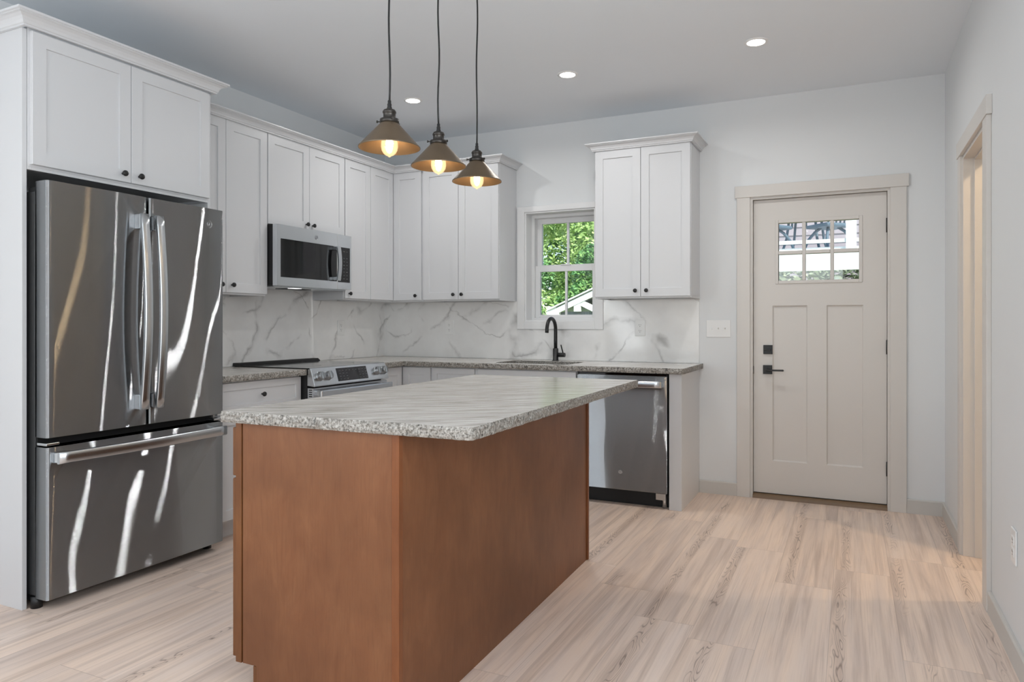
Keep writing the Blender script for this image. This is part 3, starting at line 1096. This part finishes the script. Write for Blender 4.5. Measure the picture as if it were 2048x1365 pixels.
def vhandle(par, yc):
    h = MB()
    n = 18
    za, zb, w, tk = .800, 1.708, .020, .007
    A = []
    for i in range(n + 1):
        q = i / n
        xx = .728 + .030 * math.sin(PI * q)
        z = za + (zb - za) * q
        A.append([h.bm.verts.new(p) for p in ((xx - tk, yc - w, z), (xx + tk * .6, yc - w, z), (xx + tk, yc - w + .004, z), (xx + tk, yc + w - .004, z), (xx + tk * .6, yc + w, z), (xx - tk, yc + w, z))])
    for P, Q in zip(A, A[1:]):
        for k in range(6):
            h._f([P[k], P[(k + 1) % 6], Q[(k + 1) % 6], Q[k]], k in (1, 2, 3))
    h._f(A[0][::-1])
    h._f(A[-1])
    hh = h.build('door_handle', M['steelplain'], par)
    for z in (.80, 1.638):
        MB().box(FRX - .004, .722, yc - .019, yc + .017, z, z + .07).build('handle_bracket', M['chrome'], par, .004)
vhandle(dl, -2.868)
vhandle(drr, -2.788)
h = MB()
n = 20
A = []
for i in range(n + 1):
    q = i / n
    xx = .728 + .022 * math.sin(PI * q)
    y = -3.262 + (3.262 - 2.395) * q
    zc = .640
    A.append([h.bm.verts.new(p) for p in ((xx - .008, y, zc - .024), (xx + .004, y, zc - .024), (xx + .008, y, zc - .018), (xx + .008, y, zc + .018), (xx + .004, y, zc + .024), (xx - .008, y, zc + .024))])
for P, Q in zip(A, A[1:]):
    for k in range(6):
        h._f([P[k], P[(k + 1) % 6], Q[(k + 1) % 6], Q[k]], k in (1, 2, 3))
h._f(A[0][::-1])
h._f(A[-1])
hh = h.build('drawer_handle', M['steelplain'], fz)
for yy in (-3.262, -2.455):
    MB().box(FRX - .006, .722, yy, yy + .06, .618, .662).build('handle_bracket', M['chrome'], fz, .004)
for yy in (y0 + .03, y1 - .03):
    MB().box(.61, .675, yy - .028, yy + .028, .688, .700).build('hinge', M['steelplain'], fr, .003)
for yy in (y0 + .02, y1 - .02):
    MB().cyl((.58, yy, 0), .022, .05).build('leveling_foot', M['black'], fr)
def badge(par, c, r, axis_rot, loc=None):
    """round maker's emblem: raised ring with an entwined monogram"""
    b = MB()
    b.lathe([(r * .97, 0), (r, -.0008), (r, -.002), (r * .86, -.002), (r * .84, -.001)], (0, 0, 0), 'y', 32)
    def st(pts, q=.07):
        b.tube([(x * r, -.0018, z * r) for x, z in pts], q * r, 6)
    st([(-.05, .34), (-.3, .42), (-.48, .18), (-.46, -.16), (-.26, -.36), (-.02, -.22), (-.06, .02), (-.26, .0)])
    st([(.46, .3), (.26, .4), (.1, .22), (.26, .04), (.1, -.14), (.24, -.36), (.48, -.22)])
    st([(-.62, -.1), (-.5, .45), (.1, .66), (.58, .34)], .045)
    st([(.62, .1), (.5, -.45), (-.1, -.66), (-.58, -.34)], .045)
    o = b.build('emblem', M['steelplain'], par)
    o.location = c
    o.rotation_euler = (0, 0, axis_rot)
    return o
badge(drr, (FRX - .0022, -2.468, 1.712), .021, R90)

# ------------------------------------------------------------------ microwave
mw = thing('microwave', 'stainless over-the-range microwave with black glass door', 'microwave', (0, 0, 0))
ya, yb, za, zb = -1.684, -.944, 1.440, 1.8345
b = MB().box(.010, .352, ya, yb, za + .004, zb)
b.build('case', M['dark'], mw, .002)
MB().box(.03, .345, ya + .02, yb - .02, za - .004, za + .004).build('underside', M['steelplain'], mw)
MB().box(.15, .24, -1.45, -1.20, za - .007, za - .004).build('grease_filter', M['dark'], mw)
MB().box(.25, .30, -1.44, -1.36, za - .0060, za - .004).build('task_light', emit('dim_task_lens', (1, 1, 1, 1), 1.2), mw)
XF = .390
dmb = MB()
# door ring around the glass
gy0, gy1, gz0, gz1 = -1.651, -1.152, 1.497, 1.744
dy1 = -1.103
dmb.box(.354, XF, ya + .001, gy0, za + .002, zb - .001).box(.354, XF, gy1 + .05, dy1, za + .002, zb - .001)
dmb.box(.354, XF, gy0, gy1 + .05, za + .002, gz0).box(.354, XF, gy0, gy1 + .05, gz1, zb - .001)
door = dmb.build('door', M['steelrange'], mw, .003)
MB().box(.36, XF - .002, gy0, gy1 + .05, gz0, gz1).build('door_glass', M['blackgloss'], door, .002)
cp = MB().box(.354, XF, dy1 + .001, yb, za + .002, zb - .001).build('control_panel', M['steelrange'], mw, .003)
kk = MB().use(M['blackgloss']).box(XF, XF + .0015, dy1 + .012, yb - .018, gz0 - .004, gz1).use(M['print'])
for rr_ in range(9):
    for cc_ in range(3):
        z = 1.715 - rr_ * .0245
        y = -1.062 + cc_ * .033
        if rr_ == 1:
            continue
        kk.box(XF + .0015, XF + .002, y - .007 + .003 * (rr_ % 2), y + .007, z - .002, z + .002)
kk.build('keypad', None, cp)
hm = MB()
A = []
for i in range(13):
    q = i / 12
    xx = .425 + .012 * math.sin(PI * q)
    z = 1.500 + .243 * q
    A.append([hm.bm.verts.new(p) for p in ((xx - .006, -1.146, z), (xx + .006, -1.146, z), (xx + .006, -1.112, z), (xx - .006, -1.112, z))])
for P, Q in zip(A, A[1:]):
    for k in range(4):
        hm._f([P[k], P[(k + 1) % 4], Q[(k + 1) % 4], Q[k]])
hm._f(A[0][::-1])
hm._f(A[-1])
hh = hm.build('door_handle', M['steelplain'], door)
for z in (1.502, 1.715):
    MB().box(XF - .003, .423, -1.144, -1.114, z, z + .026).build('handle_bracket', M['chrome'], door, .003)
badge(door, (XF + .0002, -1.316, 1.785), .015, R90)

# ------------------------------------------------------------------ range
rg = thing('cooking_range', 'slide-in stainless electric range with black glass cooktop', 'range', (0, 0, 0))
ya, yb = -1.6915, -.9225
b = MB().box(.03, .640, ya + .004, yb - .004, .06, .9085)
b.box(.05, .60, ya + .02, yb - .02, 0, .06)
b.build('body', M['dark'], rg)
bu = MB().use(M['cooktop']).box(.035, .662, ya, yb, .9145, .921).use(M['print'])
for (x, y, r) in ((.20, -1.50, .075), (.20, -1.12, .09), (.46, -1.50, .10), (.46, -1.12, .075)):
    bu.lathe([(r, .0), (r, .0003), (r - .002, .0003), (r - .002, 0)], (x, y, .921), 'z', 40, False, False)
bu.build('cooktop', None, rg)
MB().prism([(.012, .916), (.014, .938), (.065, .938), (.085, .922), (.085, .916)], 'y', ya + .003, yb - .003).build('rear_vent', M['black'], rg)
# sloped control panel
pf = MB().prism([(.645, .812), (.702, .806), (.705, .812), (.672, .918), (.663, .9215), (.645, .9215)], 'y', ya, yb)
panel = pf.build('control_panel', M['steelrange'], rg, .002)
nx, nz = (.918 - .812), (.705 - .672)
ln = math.hypot(nx, nz)
nrm = Vector((nx / ln, 0, nz / ln))
upv = Vector((-nz / ln, 0, nx / ln))
def on_panel(y, q, off):
    p = Vector((.705, y, .812)) + upv * (q * ln)
    return p + nrm * off
dpm = MB().use(M['blackgloss'])
P = [on_panel(-1.462, .12, 0), on_panel(-1.152, .12, 0), on_panel(-1.152, .90, 0), on_panel(-1.462, .90, 0)]
vs = [dpm.bm.verts.new(p + nrm * .0002) for p in P] + [dpm.bm.verts.new(p + nrm * .002) for p in P]
for q in ((0, 1, 2, 3), (4, 5, 6, 7), (0, 1, 5, 4), (1, 2, 6, 5), (2, 3, 7, 6), (3, 0, 4, 7)):
    dpm._f([vs[i] for i in q])
lg = dpm.use(M['print'])
for row in range(4):
    for c_ in range(9):
        if c_ in (3, 4, 5) and row < 3:
            continue
        y = -1.44 + c_ * .0335
        q = .22 + row * .17
        a, b_, cc = on_panel(y, q, .0021), on_panel(y + .014, q, .0021), on_panel(y, q + .03, .0021)
        dd = on_panel(y + .014, q + .03, .0021)
        lg._f([lg.bm.verts.new(v) for v in (a, b_, dd, cc)])
lg.build('display', None, panel)
for y in (-1.632, -1.553, -1.045, -.968):
    k = MB()
    k.lathe([(.031, 0), (.031, .004), (.0265, .006), (.0265, .022), (.024, .030), (.0, .031)], (0, 0, 0), 'x', 28)
    k.box(.028, .036, -.006, .006, -.024, .024)
    ko = k.build('knob', M['steelknob'], panel, .0015)
    ko.location = on_panel(y, .52, 0)
    ko.rotation_euler = (0, -math.atan2(nz, nx), 0)
dv = MB().use(M['steelrange']).box(.645, .690, ya + .004, yb - .004, .16, .796).use(M['dark'])
for (a, b_) in ((-1.60, -1.555), (-1.50, -1.44), (-1.43, -1.37), (-1.30, -1.245), (-1.235, -1.175), (-1.12, -1.08)):
    dv.box(.672, .684, a, b_, .796, .7968)
for z in (.785, .772, .759, .746):
    dv.box(.655, .680, ya + .0034, ya + .004, z - .003, z + .003)
od = dv.build('oven_door', None, rg)
MB().box(.690, .6915, ya + .09, yb - .09, .32, .66).build('oven_window', M['blackgloss'], od)
hb = MB().box(.728, .750, ya + .012, yb - .012, .742, .785).build('door_handle', M['steelrange'], od, .006)
for yy in (ya + .02, yb - .06):
    MB().box(.688, .730, yy, yy + .04, .748, .780).build('handle_bracket', M['steelplain'], od, .003)
MB().box(.645, .688, ya + .004, yb - .004, .065, .155).build('storage_drawer', M['steelrange'], rg, .004)

# ------------------------------------------------------------------ dishwasher
dw = thing('dishwasher', 'stainless dishwasher with bar handle under the granite counter', 'dishwasher', (0, 0, 0))
xa, xb = 2.016, 2.628
MB().box(xa + .004, xb - .004, -.575, -.03, .102, .868).build('tub', M['dark'], dw)
dd = MB().prism([(-.578, .105), (-.601, .105), (-.604, .112), (-.604, .842), (-.600, .852), (-.578, .856)], 'x', xa, xb)
door = dd.build('door', M['steel'], dw, .002)
MB().box(xa + .01, xb - .01, -.58, -.55, .857, .870).build('control_strip', M['blackgloss'], dw)
hb = MB()
A = []
for i in range(13):
    q = i / 12
    yy = -.640 - .012 * math.sin(PI * q)
    x = xa + .028 + (xb - xa - .056) * q
    A.append([hb.bm.verts.new(p) for p in ((x, yy + .007, .785), (x, yy - .004, .785), (x, yy - .007, .791), (x, yy - .007, .822), (x, yy - .004, .828), (x, yy + .007, .828))])
for P, Q in zip(A, A[1:]):
    for k in range(6):
        hb._f([P[k], P[(k + 1) % 6], Q[(k + 1) % 6], Q[k]], k in (1, 2, 3))
hb._f(A[0][::-1])
hb._f(A[-1])
hh = hb.build('door_handle', M['steelplain'], door)
for x in (xa + .028, xb - .058):
    MB().box(x, x + .03, -.638, -.602, .788, .825).build('handle_bracket', M['chrome'], door, .004)
badge(door, (2.319, -.6042, .222), .013, 0)
MB().box(xa + .01, xb - .01, -.53, -.50, .002, .100).build('toe_kick', M['dark'], dw)
MB().box(xb - .075, xb - .012, -.598, -.582, .062, .104).build('toe_bracket', M['steelplain'], dw, .002)
for x in (xa + .03, xb - .03):
    MB().cyl((x, -.54, 0), .016, .1, 'z', 14).build('leveling_foot', M['chrome'], dw)

# ------------------------------------------------------------------ kitchen island
IX, IY, IR = 2.765, -3.4174, math.radians(1.212)
isl = thing('kitchen_island', 'brown maple kitchen island cabinet under an overhanging granite slab', 'kitchen island', (IX, IY, 0), IR)
def LX(x): return x - IX
bxL, bxR, byN, byF = LX(1.9158), LX(2.5164), .0198, IY * 0 + (-1.681 + 3.4174)
mb = MB()
mb.box(bxL + .0, bxR - .006, byN + .006, byF - .006, .105, .8795)
mb.box(bxL + .060, bxR - .006, byN + .006, byF - .006, 0, .105)
mb.build('cabinet_body', M['wood'], isl)
sp = MB()
sp.prism([(bxL + .004, .105), (bxL + .060, .105), (bxL + .060, 0), (bxR - .026, 0), (bxR - .026, .8795), (bxL + .004, .8795)], 'y', byN + .002, byN + .006)
sp.build('end_panel', M['wood'], isl)
MB().box(bxR - .026, bxR, byN, byN + .022, 0, .8795).build('corner_stile', M['woodstile'], isl, .002)
MB().box(bxR - .006, bxR - .001, byN + .022, byF - .02, 0, .8795).build('back_panel', M['wood'], isl)
MB().box(bxR - .022, bxR + .006, byF - .02, byF, 0, .8795).build('corner_stile', M['woodstile'], isl, .002)
MB().box(bxL - .024, bxL, byN - .001, byF, .105, .8795).build('face_frame', M['wooddark'], isl, .001)
MB().box(bxL + .048, bxL + .0595, byN + .002, byF, 0, .103).build('toe_kick', M['wooddark'], isl)
wI = byF - byN
nb = 3
for i in range(nb):
    a, b_ = byN + .005 + i * (wI - .008) / nb, byN + .005 + (i + 1) * (wI - .008) / nb - .004
    d1 = MB().box(bxL - .043, bxL - .0245, a, b_, .705, .862).build('drawer', M['wooddark'], isl, .003)
    d2 = MB().box(bxL - .043, bxL - .0245, a, b_, .118, .697).build('door', M['wooddark'], isl, .003)
    for dd_, z in ((d1, .785), (d2, .64)):
        kb = knob_mb(0, 0, 0).build('knob', M['black'], dd_)
        kb.location = (bxL - .043, (a + b_) / 2, z)
        kb.rotation_euler = (0, 0, -R90)
o = granite_slab('countertop', [(LX(1.8459), 0)] + arc(-.017, .017, .017, 270, 360, 4) + [(0, -1.6387 + 3.4174), (LX(1.8459), -1.6387 + 3.4174)], .8800, .9156,
                 label='big grey granite slab with chiselled edge on the brown island', loc=(IX, IY, 0), rz=IR, rough=.0045, step=.009)

# ------------------------------------------------------------------ pendants
def pendant_proto():
    r = thing('pendant_lamp', '', 'pendant lamp', (0, 0, 0), 0, 'bronze cone pendants over the island')
    c = MB()
    pts = [(.004 * math.sin(i * .7) * (i / 14), .003 * math.sin(i * .9), .165 + (.88 - .165) * i / 14) for i in range(15)]
    c.tube(pts, .0036, 8).build('cord', M['black'], r)
    MB().lathe([(.058, .905), (.058, .890), (.050, .880), (.006, .878), (.006, .872)], (0, 0, 0)).build('canopy', M['bronzedark'], r)
    MB().lathe([(.0045, .172), (.0065, .168), (.0062, .160), (.0082, .156), (.0075, .148), (.0095, .143), (.0085, .138)], (0, 0, 0), n=20).build('strain_relief', M['black'], r)
    MB().lathe([(.009, .140), (.021, .135), (.0245, .129), (.0245, .124), (.0225, .1225), (.0225, .102), (.0245, .1005), (.0245, .098)], (0, 0, 0)).build('socket', M['bronzedark'], r)
    co = MB()
    co.lathe([(.0235, .103), (.0345, .101), (.0350, .088), (.0300, .086)], (0, 0, 0))
    col_ = co.build('collar', M['bronzedark'], r)
    for k in range(3):
        a = math.radians(200 + 120 * k)
        q = MB()
        d = Vector((math.cos(a), math.sin(a), 0))
        q.tube([d * .033 + Vector((0, 0, .094)), d * .044 + Vector((0, 0, .094))], .0022, 8)
        q.tube([d * .044 + Vector((0, 0, .094)), d * .048 + Vector((0, 0, .094))], .0048, 10)
        q.build('thumb_screw', M['bronzedark'], col_)
    s = MB()
    s.use(M['bronze'])
    s.lathe([(.0305, .0905), (.0335, .0850), (.1085, .0035), (.1120, .0)], (0, 0, 0), n=56, cap=False)
    s.lathe([(.1120, .0), (.1120, -.0035)], (0, 0, 0), n=56, cap=False)
    s.use(M['bronzein'])
    s.lathe([(.1105, -.0035), (.1070, .0015), (.0325, .0825), (.0300, .0885)], (0, 0, 0), n=56, cap=False)
    s.use(M['bronzedark'])
    s.lathe([(.1120, -.0035), (.1105, -.0035)], (0, 0, 0), n=56, cap=False)
    s.build('lamp_shade', None, r)
    b = MB()
    prof = [(.0001, -.0375), (.003, -.0365), (.006, -.0335), (.014, -.0300), (.0225, -.0230), (.0285, -.0120), (.0310, .001), (.0305, .015), (.0265, .033), (.0180, .052), (.0145, .066), (.0135, .084)]
    b.lathe(prof, (0, 0, 0), n=28, cap=False)
    bo = b.build('bulb', M['bulb'], r)
    fl = MB()
    for k in range(6):
        a = 2 * PI * k / 6
        fl.tube([(.007 * math.cos(a), .007 * math.sin(a), -.012), (.012 * math.cos(a + .3), .012 * math.sin(a + .3), .012), (.006 * math.cos(a + .5), .006 * math.sin(a + .5), .042)], .0026, 6)
    fl.build('filament', M['filament'], bo)
    return r
pp = pendant_proto()
for i, (x, y, z, rz, lab) in enumerate(((2.168, -2.962, 1.843, .0, 'cone pendant lamp hanging nearest the refrigerator, largest and highest in view'),
                                        (2.170, -2.626, 1.843, 2.6, 'middle of the three bronze cone pendant lamps over the island'),
                                        (2.162, -2.285, 1.843, .4, 'cone pendant lamp nearest the window, smallest and lowest of three'))):
    o = pp if i == 0 else copy_tree(pp)
    o.location = (x, y, z)
    o.rotation_euler = (0, 0, rz)
    o['label'] = lab
    add_light('pendant_bulb_light', 'POINT', (x, y, z - .005), 1.2, (1, .76, .5), shadow_soft_size=.02)

# ------------------------------------------------------------------ recessed ceiling lights
def downlight_proto():
    r = thing('recessed_light', '', 'ceiling light', (0, 0, 0), 0, 'recessed ceiling lights')
    MB().lathe([(.064, 0), (.062, -.005), (.049, -.006), (.047, -.002)], (0, 0, 0), n=40, cap=False).build('trim_ring', M['plastic'], r)
    MB().lathe([(.048, -.0015), (.048, -.0045), (.03, -.006), (.001, -.0065)], (0, 0, 0), n=40).build('lens', M['lens'], r)
    return r
dp = downlight_proto()
DL = [(3.218, -1.015, 'recessed ceiling light nearest the right wall, rightmost of three'), (2.094, -.982, 'middle recessed ceiling light, in front of the window'),
      (.935, -.960, 'recessed ceiling light farthest left, seen between two pendants')]
DL += [(x, y, 'unseen recessed ceiling light added behind the viewer for fill') for y in (-5.6, -7.6) for x in (1.2, 3.0)]  # four unseen lamps added for floor bounce and streaks on the steel
for i, (x, y, lab) in enumerate(DL):
    o = dp if i == 0 else copy_tree(dp)
    o.location = (x, y, H)
    o['label'] = lab
    add_light('downlight', 'AREA', (x, y, H - .012), 5.2 if y > -3 else 2.5, (1, .99, .97), (0, 0, 0), shape='DISK', size=.07, spread=math.radians(165))

# ------------------------------------------------------------------ outlets and switches
def plate(name, label, loc, rz, w, h, kind, group='white wall plates', cat='outlet'):
    r = thing(name, label, cat, loc, rz, group)
    MB().box(-w / 2, w / 2, -.006, 0, -h / 2, h / 2).build('cover_plate', M['plastic'], r, .002)
    def slots(mb, z):
        mb.use(M['dark']).box(-.0075, -.0055, -.0084, -.0079, z - .001, z + .0075).box(.0055, .0075, -.0084, -.0079, z - .001, z + .006)
        mb.cyl((0, -.0084, z - .0085), .0024, .0005, 'y', 10)
    if kind == 'outlet':
        for z in (-.021, .021):
            mb = MB().use(M['plastic']).box(-.0165, .0165, -.008, -.006, z - .0145, z + .0145)
            slots(mb, z)
            mb.build('receptacle', None, r)
    elif kind == 'decora':
        mb = MB().use(M['plastic']).box(-.0165, .0165, -.008, -.006, -.033, .033)
        slots(mb, -.017)
        slots(mb, .019)
        mb.build('receptacle', None, r)
    else:
        n = kind
        for i in range(n):
            x = (i - (n - 1) / 2) * .046
            tg_ = MB()
            tg_.box(x - .005, x + .005, -.0075, -.006, -.012, .012)
            tg_.prism([(-.0065, -.006 if i else .006), (-.019, .006 if i else -.004), (-.019, .011 if i else -.009), (-.0065, .006 if i else -.006)], 'x', x - .0035, x + .0035)
            tg_.build('toggle', M['plastic'], r)
    return r
plate('wall_outlet', 'white outlet on the left wall backsplash, right of the range', (.0095, -.601, 1.164), R90, .080, .118, 'decora')
plate('wall_outlet', 'white outlet on the marble left of the sink window', (.665, -.0095, 1.165), 0, .080, .118, 'outlet')
plate('wall_outlet', 'white outlet on the marble right of the sink window', (2.288, -.0095, 1.164), 0, .076, .118, 'outlet')
plate('wall_outlet', 'white outlet low on the right wall near the doorway', (RW - .0005, -2.083, .410), -R90, .080, .122, 'outlet')
plate('light_switch', 'white triple toggle switch plate beside the entry door', (2.848, -.0005, 1.162), 0, .166, .119, 3, None, 'light switch')

# ------------------------------------------------------------------ hall lamp beyond the right doorway
hl = thing('hall_lamp', 'small ceiling lamp glowing in the hall behind the right doorway', 'ceiling light', (4.90, -1.22, H))
MB().lathe([(.09, 0), (.09, -.02), (.085, -.025)], (0, 0, 0)).build('lamp_base', M['bronzedark'], hl)
MB().lathe([(.08, -.025), (.085, -.06), (.06, -.10), (.02, -.115), (.001, -.117)], (0, 0, 0)).build('lamp_shade', emit('warm_lamp_glass', (1, .82, .6, 1), 6), hl)
add_light('hall_lamp_light', 'POINT', (4.90, -1.22, H - .16), 36, (1, .72, .44), shadow_soft_size=.04)

# ------------------------------------------------------------------ outdoors
struct(box('ground', (-40, 40, .22, 60, -.62, -.6), M['grass']))
def foliage(name, blobs, nleaf, size, mat, parent, seed):
    rnd = random.Random(seed)
    mb = MB()
    tot = sum(b[3] ** 2 for b in blobs)
    for (bx_, by_, bz_, br, sq) in blobs:
        for _ in range(int(nleaf * br ** 2 / tot)):
            d = Vector((rnd.gauss(0, 1), rnd.gauss(0, 1), rnd.gauss(0, 1))).normalized() * br * (.55 + .45 * rnd.random() ** .5)
            p = Vector((bx_ + d.x, by_ + d.y, bz_ + d.z * sq))
            a = Vector((rnd.gauss(0, 1), rnd.gauss(0, 1), rnd.gauss(0, .5))).normalized()
            b = a.cross(Vector((rnd.gauss(0, 1), rnd.gauss(0, 1), rnd.gauss(0, 1)))).normalized()
            q = size * (.6 + .8 * rnd.random())
            vs = [mb.bm.verts.new(v) for v in (p - a * q, p + b * q * .45, p + a * q, p - b * q * .45)]
            mb._f(vs)
    me = mb.build(name, mat, parent)
    return me
def tree(label, loc, h, r, mat, seed, leaf=.16, n=5200, conifer=False, name='leafy_tree'):
    rnd = random.Random(seed)
    t = thing(name, label, 'tree', loc, 0, 'trees beyond the window')
    bl = []
    if conifer:
        for i in range(9):
            q = i / 8
            bl.append((0, 0, h * (.12 + .85 * q), r * (1.05 - q), .5))
    else:
        for i in range(15):
            a = rnd.random() * 2 * PI
            q = rnd.random()
            zz = h * (.22 + .70 * q)
            rr = r * (.75 if q < .6 else .5)
            bl.append((rr * math.cos(a) * rnd.random(), rr * math.sin(a) * rnd.random(), zz, r * (.38 + .25 * rnd.random()), .8))
    foliage('foliage', bl, n, leaf, mat, t, seed)
    MB().tube([(0, 0, 0), (.05, .02, h * .3), (0, .05, h * .7)], .16, 10, [.22, .16, .06]).build('trunk', M['bark'], t)
    return t
tree('bright yellow-green tree filling the left panes of the upper sash', (-6.0, 15.0, -.6), 9.5, 1.9, M['leafA'], 3, .08, 17000)
tree('light green tree in the right panes of the window view', (-5.0, 20.8, -.6), 12.5, 2.6, M['leafA'], 5, .095, 22000)
tree('deep green tree rising behind the white pavilion roof', (-2.05, 11.6, -.6), 3.7, 1.0, M['leafB'], 11, .06, 11000)
tree('dark green tree low in the left pane of the lower sash', (-4.6, 12.3, -.6), 4.0, 1.15, M['leafB'], 13, .065, 12000)
tree('dark blue-green conifer at the top right of the window', (-8.4, 31.5, -.6), 19, 2.4, M['leafC'], 17, .2, 7500, True, 'conifer_tree')
tree('broad green tree closing the gap between the yellow-green trees', (-7.6, 24.2, -.6), 12, 3.0, M['leafB'], 23, .13, 14000)
tree('tall green tree behind the others in the left of the window', (-12.4, 21.5, -.6), 13, 2.6, M['leafB'], 19, .16, 9000)
# white timber pavilion beyond the window: gable end with a king post truss
pv = thing('garden_pavilion', 'white timber garden pavilion with a gable truss outside the window', 'pavilion', (-.32, 8.0, -.6), 0)
PZ = 2.05                                        # outer end of the gable, above its ground
hw, rise, dep = 1.42, .62, 2.4
def plank(mb, p, q, w, y0, y1):
    p, q = Vector(p), Vector(q)
    d = (q - p).normalized()
    n = Vector((-d.y, d.x)) * w
    mb.prism([(p.x, p.y), (q.x, q.y), (q.x + n.x, q.y + n.y), (p.x + n.x, p.y + n.y)], 'y', y0, y1)
for sgn in (-1, 1):
    for yy in (.02, dep):
        MB().box(sgn * (hw - .05) - .13, sgn * (hw - .05) + .13, yy - .08, yy + .08, 0, PZ - .01).build('post', M['outwhite'], pv)
        MB().box(sgn * (hw - .02) - .09, sgn * (hw - .02) + .09, yy - .06, yy + .06, PZ - .01, PZ + .08).build('bracket', M['outwhite'], pv)
tr = MB()
plank(tr, (-hw, PZ), (0, PZ + rise), -.11, -.05, .03)
plank(tr, (hw, PZ), (0, PZ + rise), .11, -.05, .03)
tr.build('barge_board', M['outwhite'], pv)
kp_ = MB()
for sgn in (-1, 1):
    kp_.box(*sorted((sgn * .93, sgn * .79)), -.04, .02, PZ - .02, PZ + .22)
    plank(kp_, (sgn * .86, PZ + .25), (sgn * .30, PZ - .02), sgn * .11, -.035, .02)
kp_.build('truss', M['outwhite'], pv)
rf = MB()
rf.prism([(-hw - .06, PZ), (0, PZ + rise + .02), (hw + .06, PZ), (hw + .06, PZ + .03), (0, PZ + rise + .05), (-hw - .06, PZ + .03)], 'y', -.08, dep + .12)
rf.build('roof', M['outwhite'], pv)
MB().box(-hw + .1, hw - .1, .05, dep - .1, PZ - .12, PZ - .02).build('tie_beam', M['roofgrey'], pv)

# raised deck seen through the entry door lites
dk = thing('raised_deck', 'white raised deck with railing and post seen through the door glass', 'deck', (0, 7.0, -.6))
X0, X1 = 1.45, 6.4
ZD = 2.62 + .6 - .02 - .3                        # underside of the railing zone, above its ground
fz0, fz1 = 2.03 + .6, 2.32 + .6
MB().box(X0, X1, -.02, .04, fz0, fz1).build('fascia', M['outwhite'], dk)
MB().box(X0, X1, .05, 2.8, fz1 - .02, fz1 + .08).build('deck_floor', M['outwhite'], dk)
MB().box(X0, X1, .0, .06, 2.465 + .6, 2.520 + .6).build('bottom_rail', M['outwhite'], dk)
MB().box(X0, X1, -.02, .08, 3.25 + .6, 3.32 + .6).build('top_rail', M['outwhite'], dk)
for x in (1.55, 3.69, 5.9):
    MB().box(x - .075, x + .075, -.015, .10, 0 if x != 3.69 else fz1 + .001, 3.5 + .6).build('post', M['outwhite'], dk)
for x in (1.75, 5.6):
    MB().box(x - .06, x + .06, 1.6, 1.72, 0, fz0).build('support_post', M['outwhite'], dk)
zdk = fz1 + .08 - .6
def patio_chair(loc, rz, label):
    c = thing('patio_chair', label, 'chair', loc, rz, 'dark patio chairs on the deck')
    MB().box(-.27, .27, -.26, .26, .40, .46).build('seat', M['wicker'], c, .02)
    b = MB()
    for i in range(7):
        x = -.24 + i * .08
        b.tube([(x, .24, .44), (x * 1.02, .30, .70), (x * .9, .34, .92)], .014, 6)
    b.tube([(-.25, .24, .5), (-.24, .34, .92), (0, .36, .97), (.24, .34, .92), (.25, .24, .5)], .02, 8)
    b.build('backrest', M['wicker'], c)
    for sx in (-1, 1):
        MB().tube([(sx * .26, .26, .62), (sx * .30, .0, .66), (sx * .27, -.25, .60), (sx * .25, -.27, .44)], .018, 8).build('armrest', M['wicker'], c)
        for sy in (-1, 1):
            MB().tube([(sx * .10, sy * .08, .41), (sx * .17, sy * .15, .34), (sx * .25, sy * .23, .2), (sx * .29, sy * .30, 0)], .024, 8).build('leg', M['wicker'], c)
    return c
patio_chair((2.42, 7.75, zdk), 2.6, 'dark patio chair on the deck behind the left door lite')
patio_chair((3.36, 7.9, zdk), -2.4, 'dark patio chair on the deck behind the middle and right door lites')
pt = thing('patio_table', 'dark round patio table on the raised deck between two chairs', 'table', (2.95, 8.55, zdk))
MB().lathe([(.55, .70), (.55, .73), (.53, .735)], (0, 0, 0), n=36).build('tabletop', M['wicker'], pt)
for a in (.6, 2.2, 3.7, 5.3):
    MB().tube([(.3 * math.cos(a), .3 * math.sin(a), .7), (.36 * math.cos(a), .36 * math.sin(a), .3), (.46 * math.cos(a), .46 * math.sin(a), 0)], .022, 8).build('leg', M['wicker'], pt)
nb_ = thing('neighbour_house', 'pale sided house wall standing behind the raised deck', 'house', (7.4, 11.6, -.6))
hw_ = MB()
hw_.box(-6, 7, .0, .2, 2.6, 7.5)
hw_.build('wall', M['siding'], nb_)
MB().box(-6, 7, .0, .2, 0, 2.6).build('foundation', M['stone'], nb_)
sd = MB()
for i in range(26):
    z = 2.65 + i * .18
    sd.prism([(0, z), (-.02, z), (0, z + .17)], 'x', -6, 7)
sd.build('siding', M['siding'], nb_)
for x in (-1.0, .8):
    MB().box(x - .4, x + .4, -.03, .0, 4.0, 5.4).build('window', M['outwhite'], nb_)
hg = foliage('hedge', [(-1.6 + i * .42, 0, .9 + .6 * (i % 2), .66, 1.2) for i in range(13)], 22000, .07, M['leafD'], None, 31)
hg.location = (4.0, 10.70, .35)
tag(hg, 'grey-green hedge growing under the raised deck', 'hedge')
gl = thing('globe_lamp', 'white globe lamp outside, seen low in the right door lite', 'lamp', (3.485, 7.3, -.6))
MB().lathe([(.055, 0), (.03, .05), (.022, .1), (.022, 2.40)], (0, 0, 0), n=16).build('pole', M['outwhite'], gl)
prof = [(.065 * math.sin(PI * k / 14) + .0005, 2.555 - .065 * math.cos(PI * k / 14) - .06) for k in range(15)]
MB().lathe(prof, (0, 0, 0), n=24).build('globe', M['outwhite'], gl)
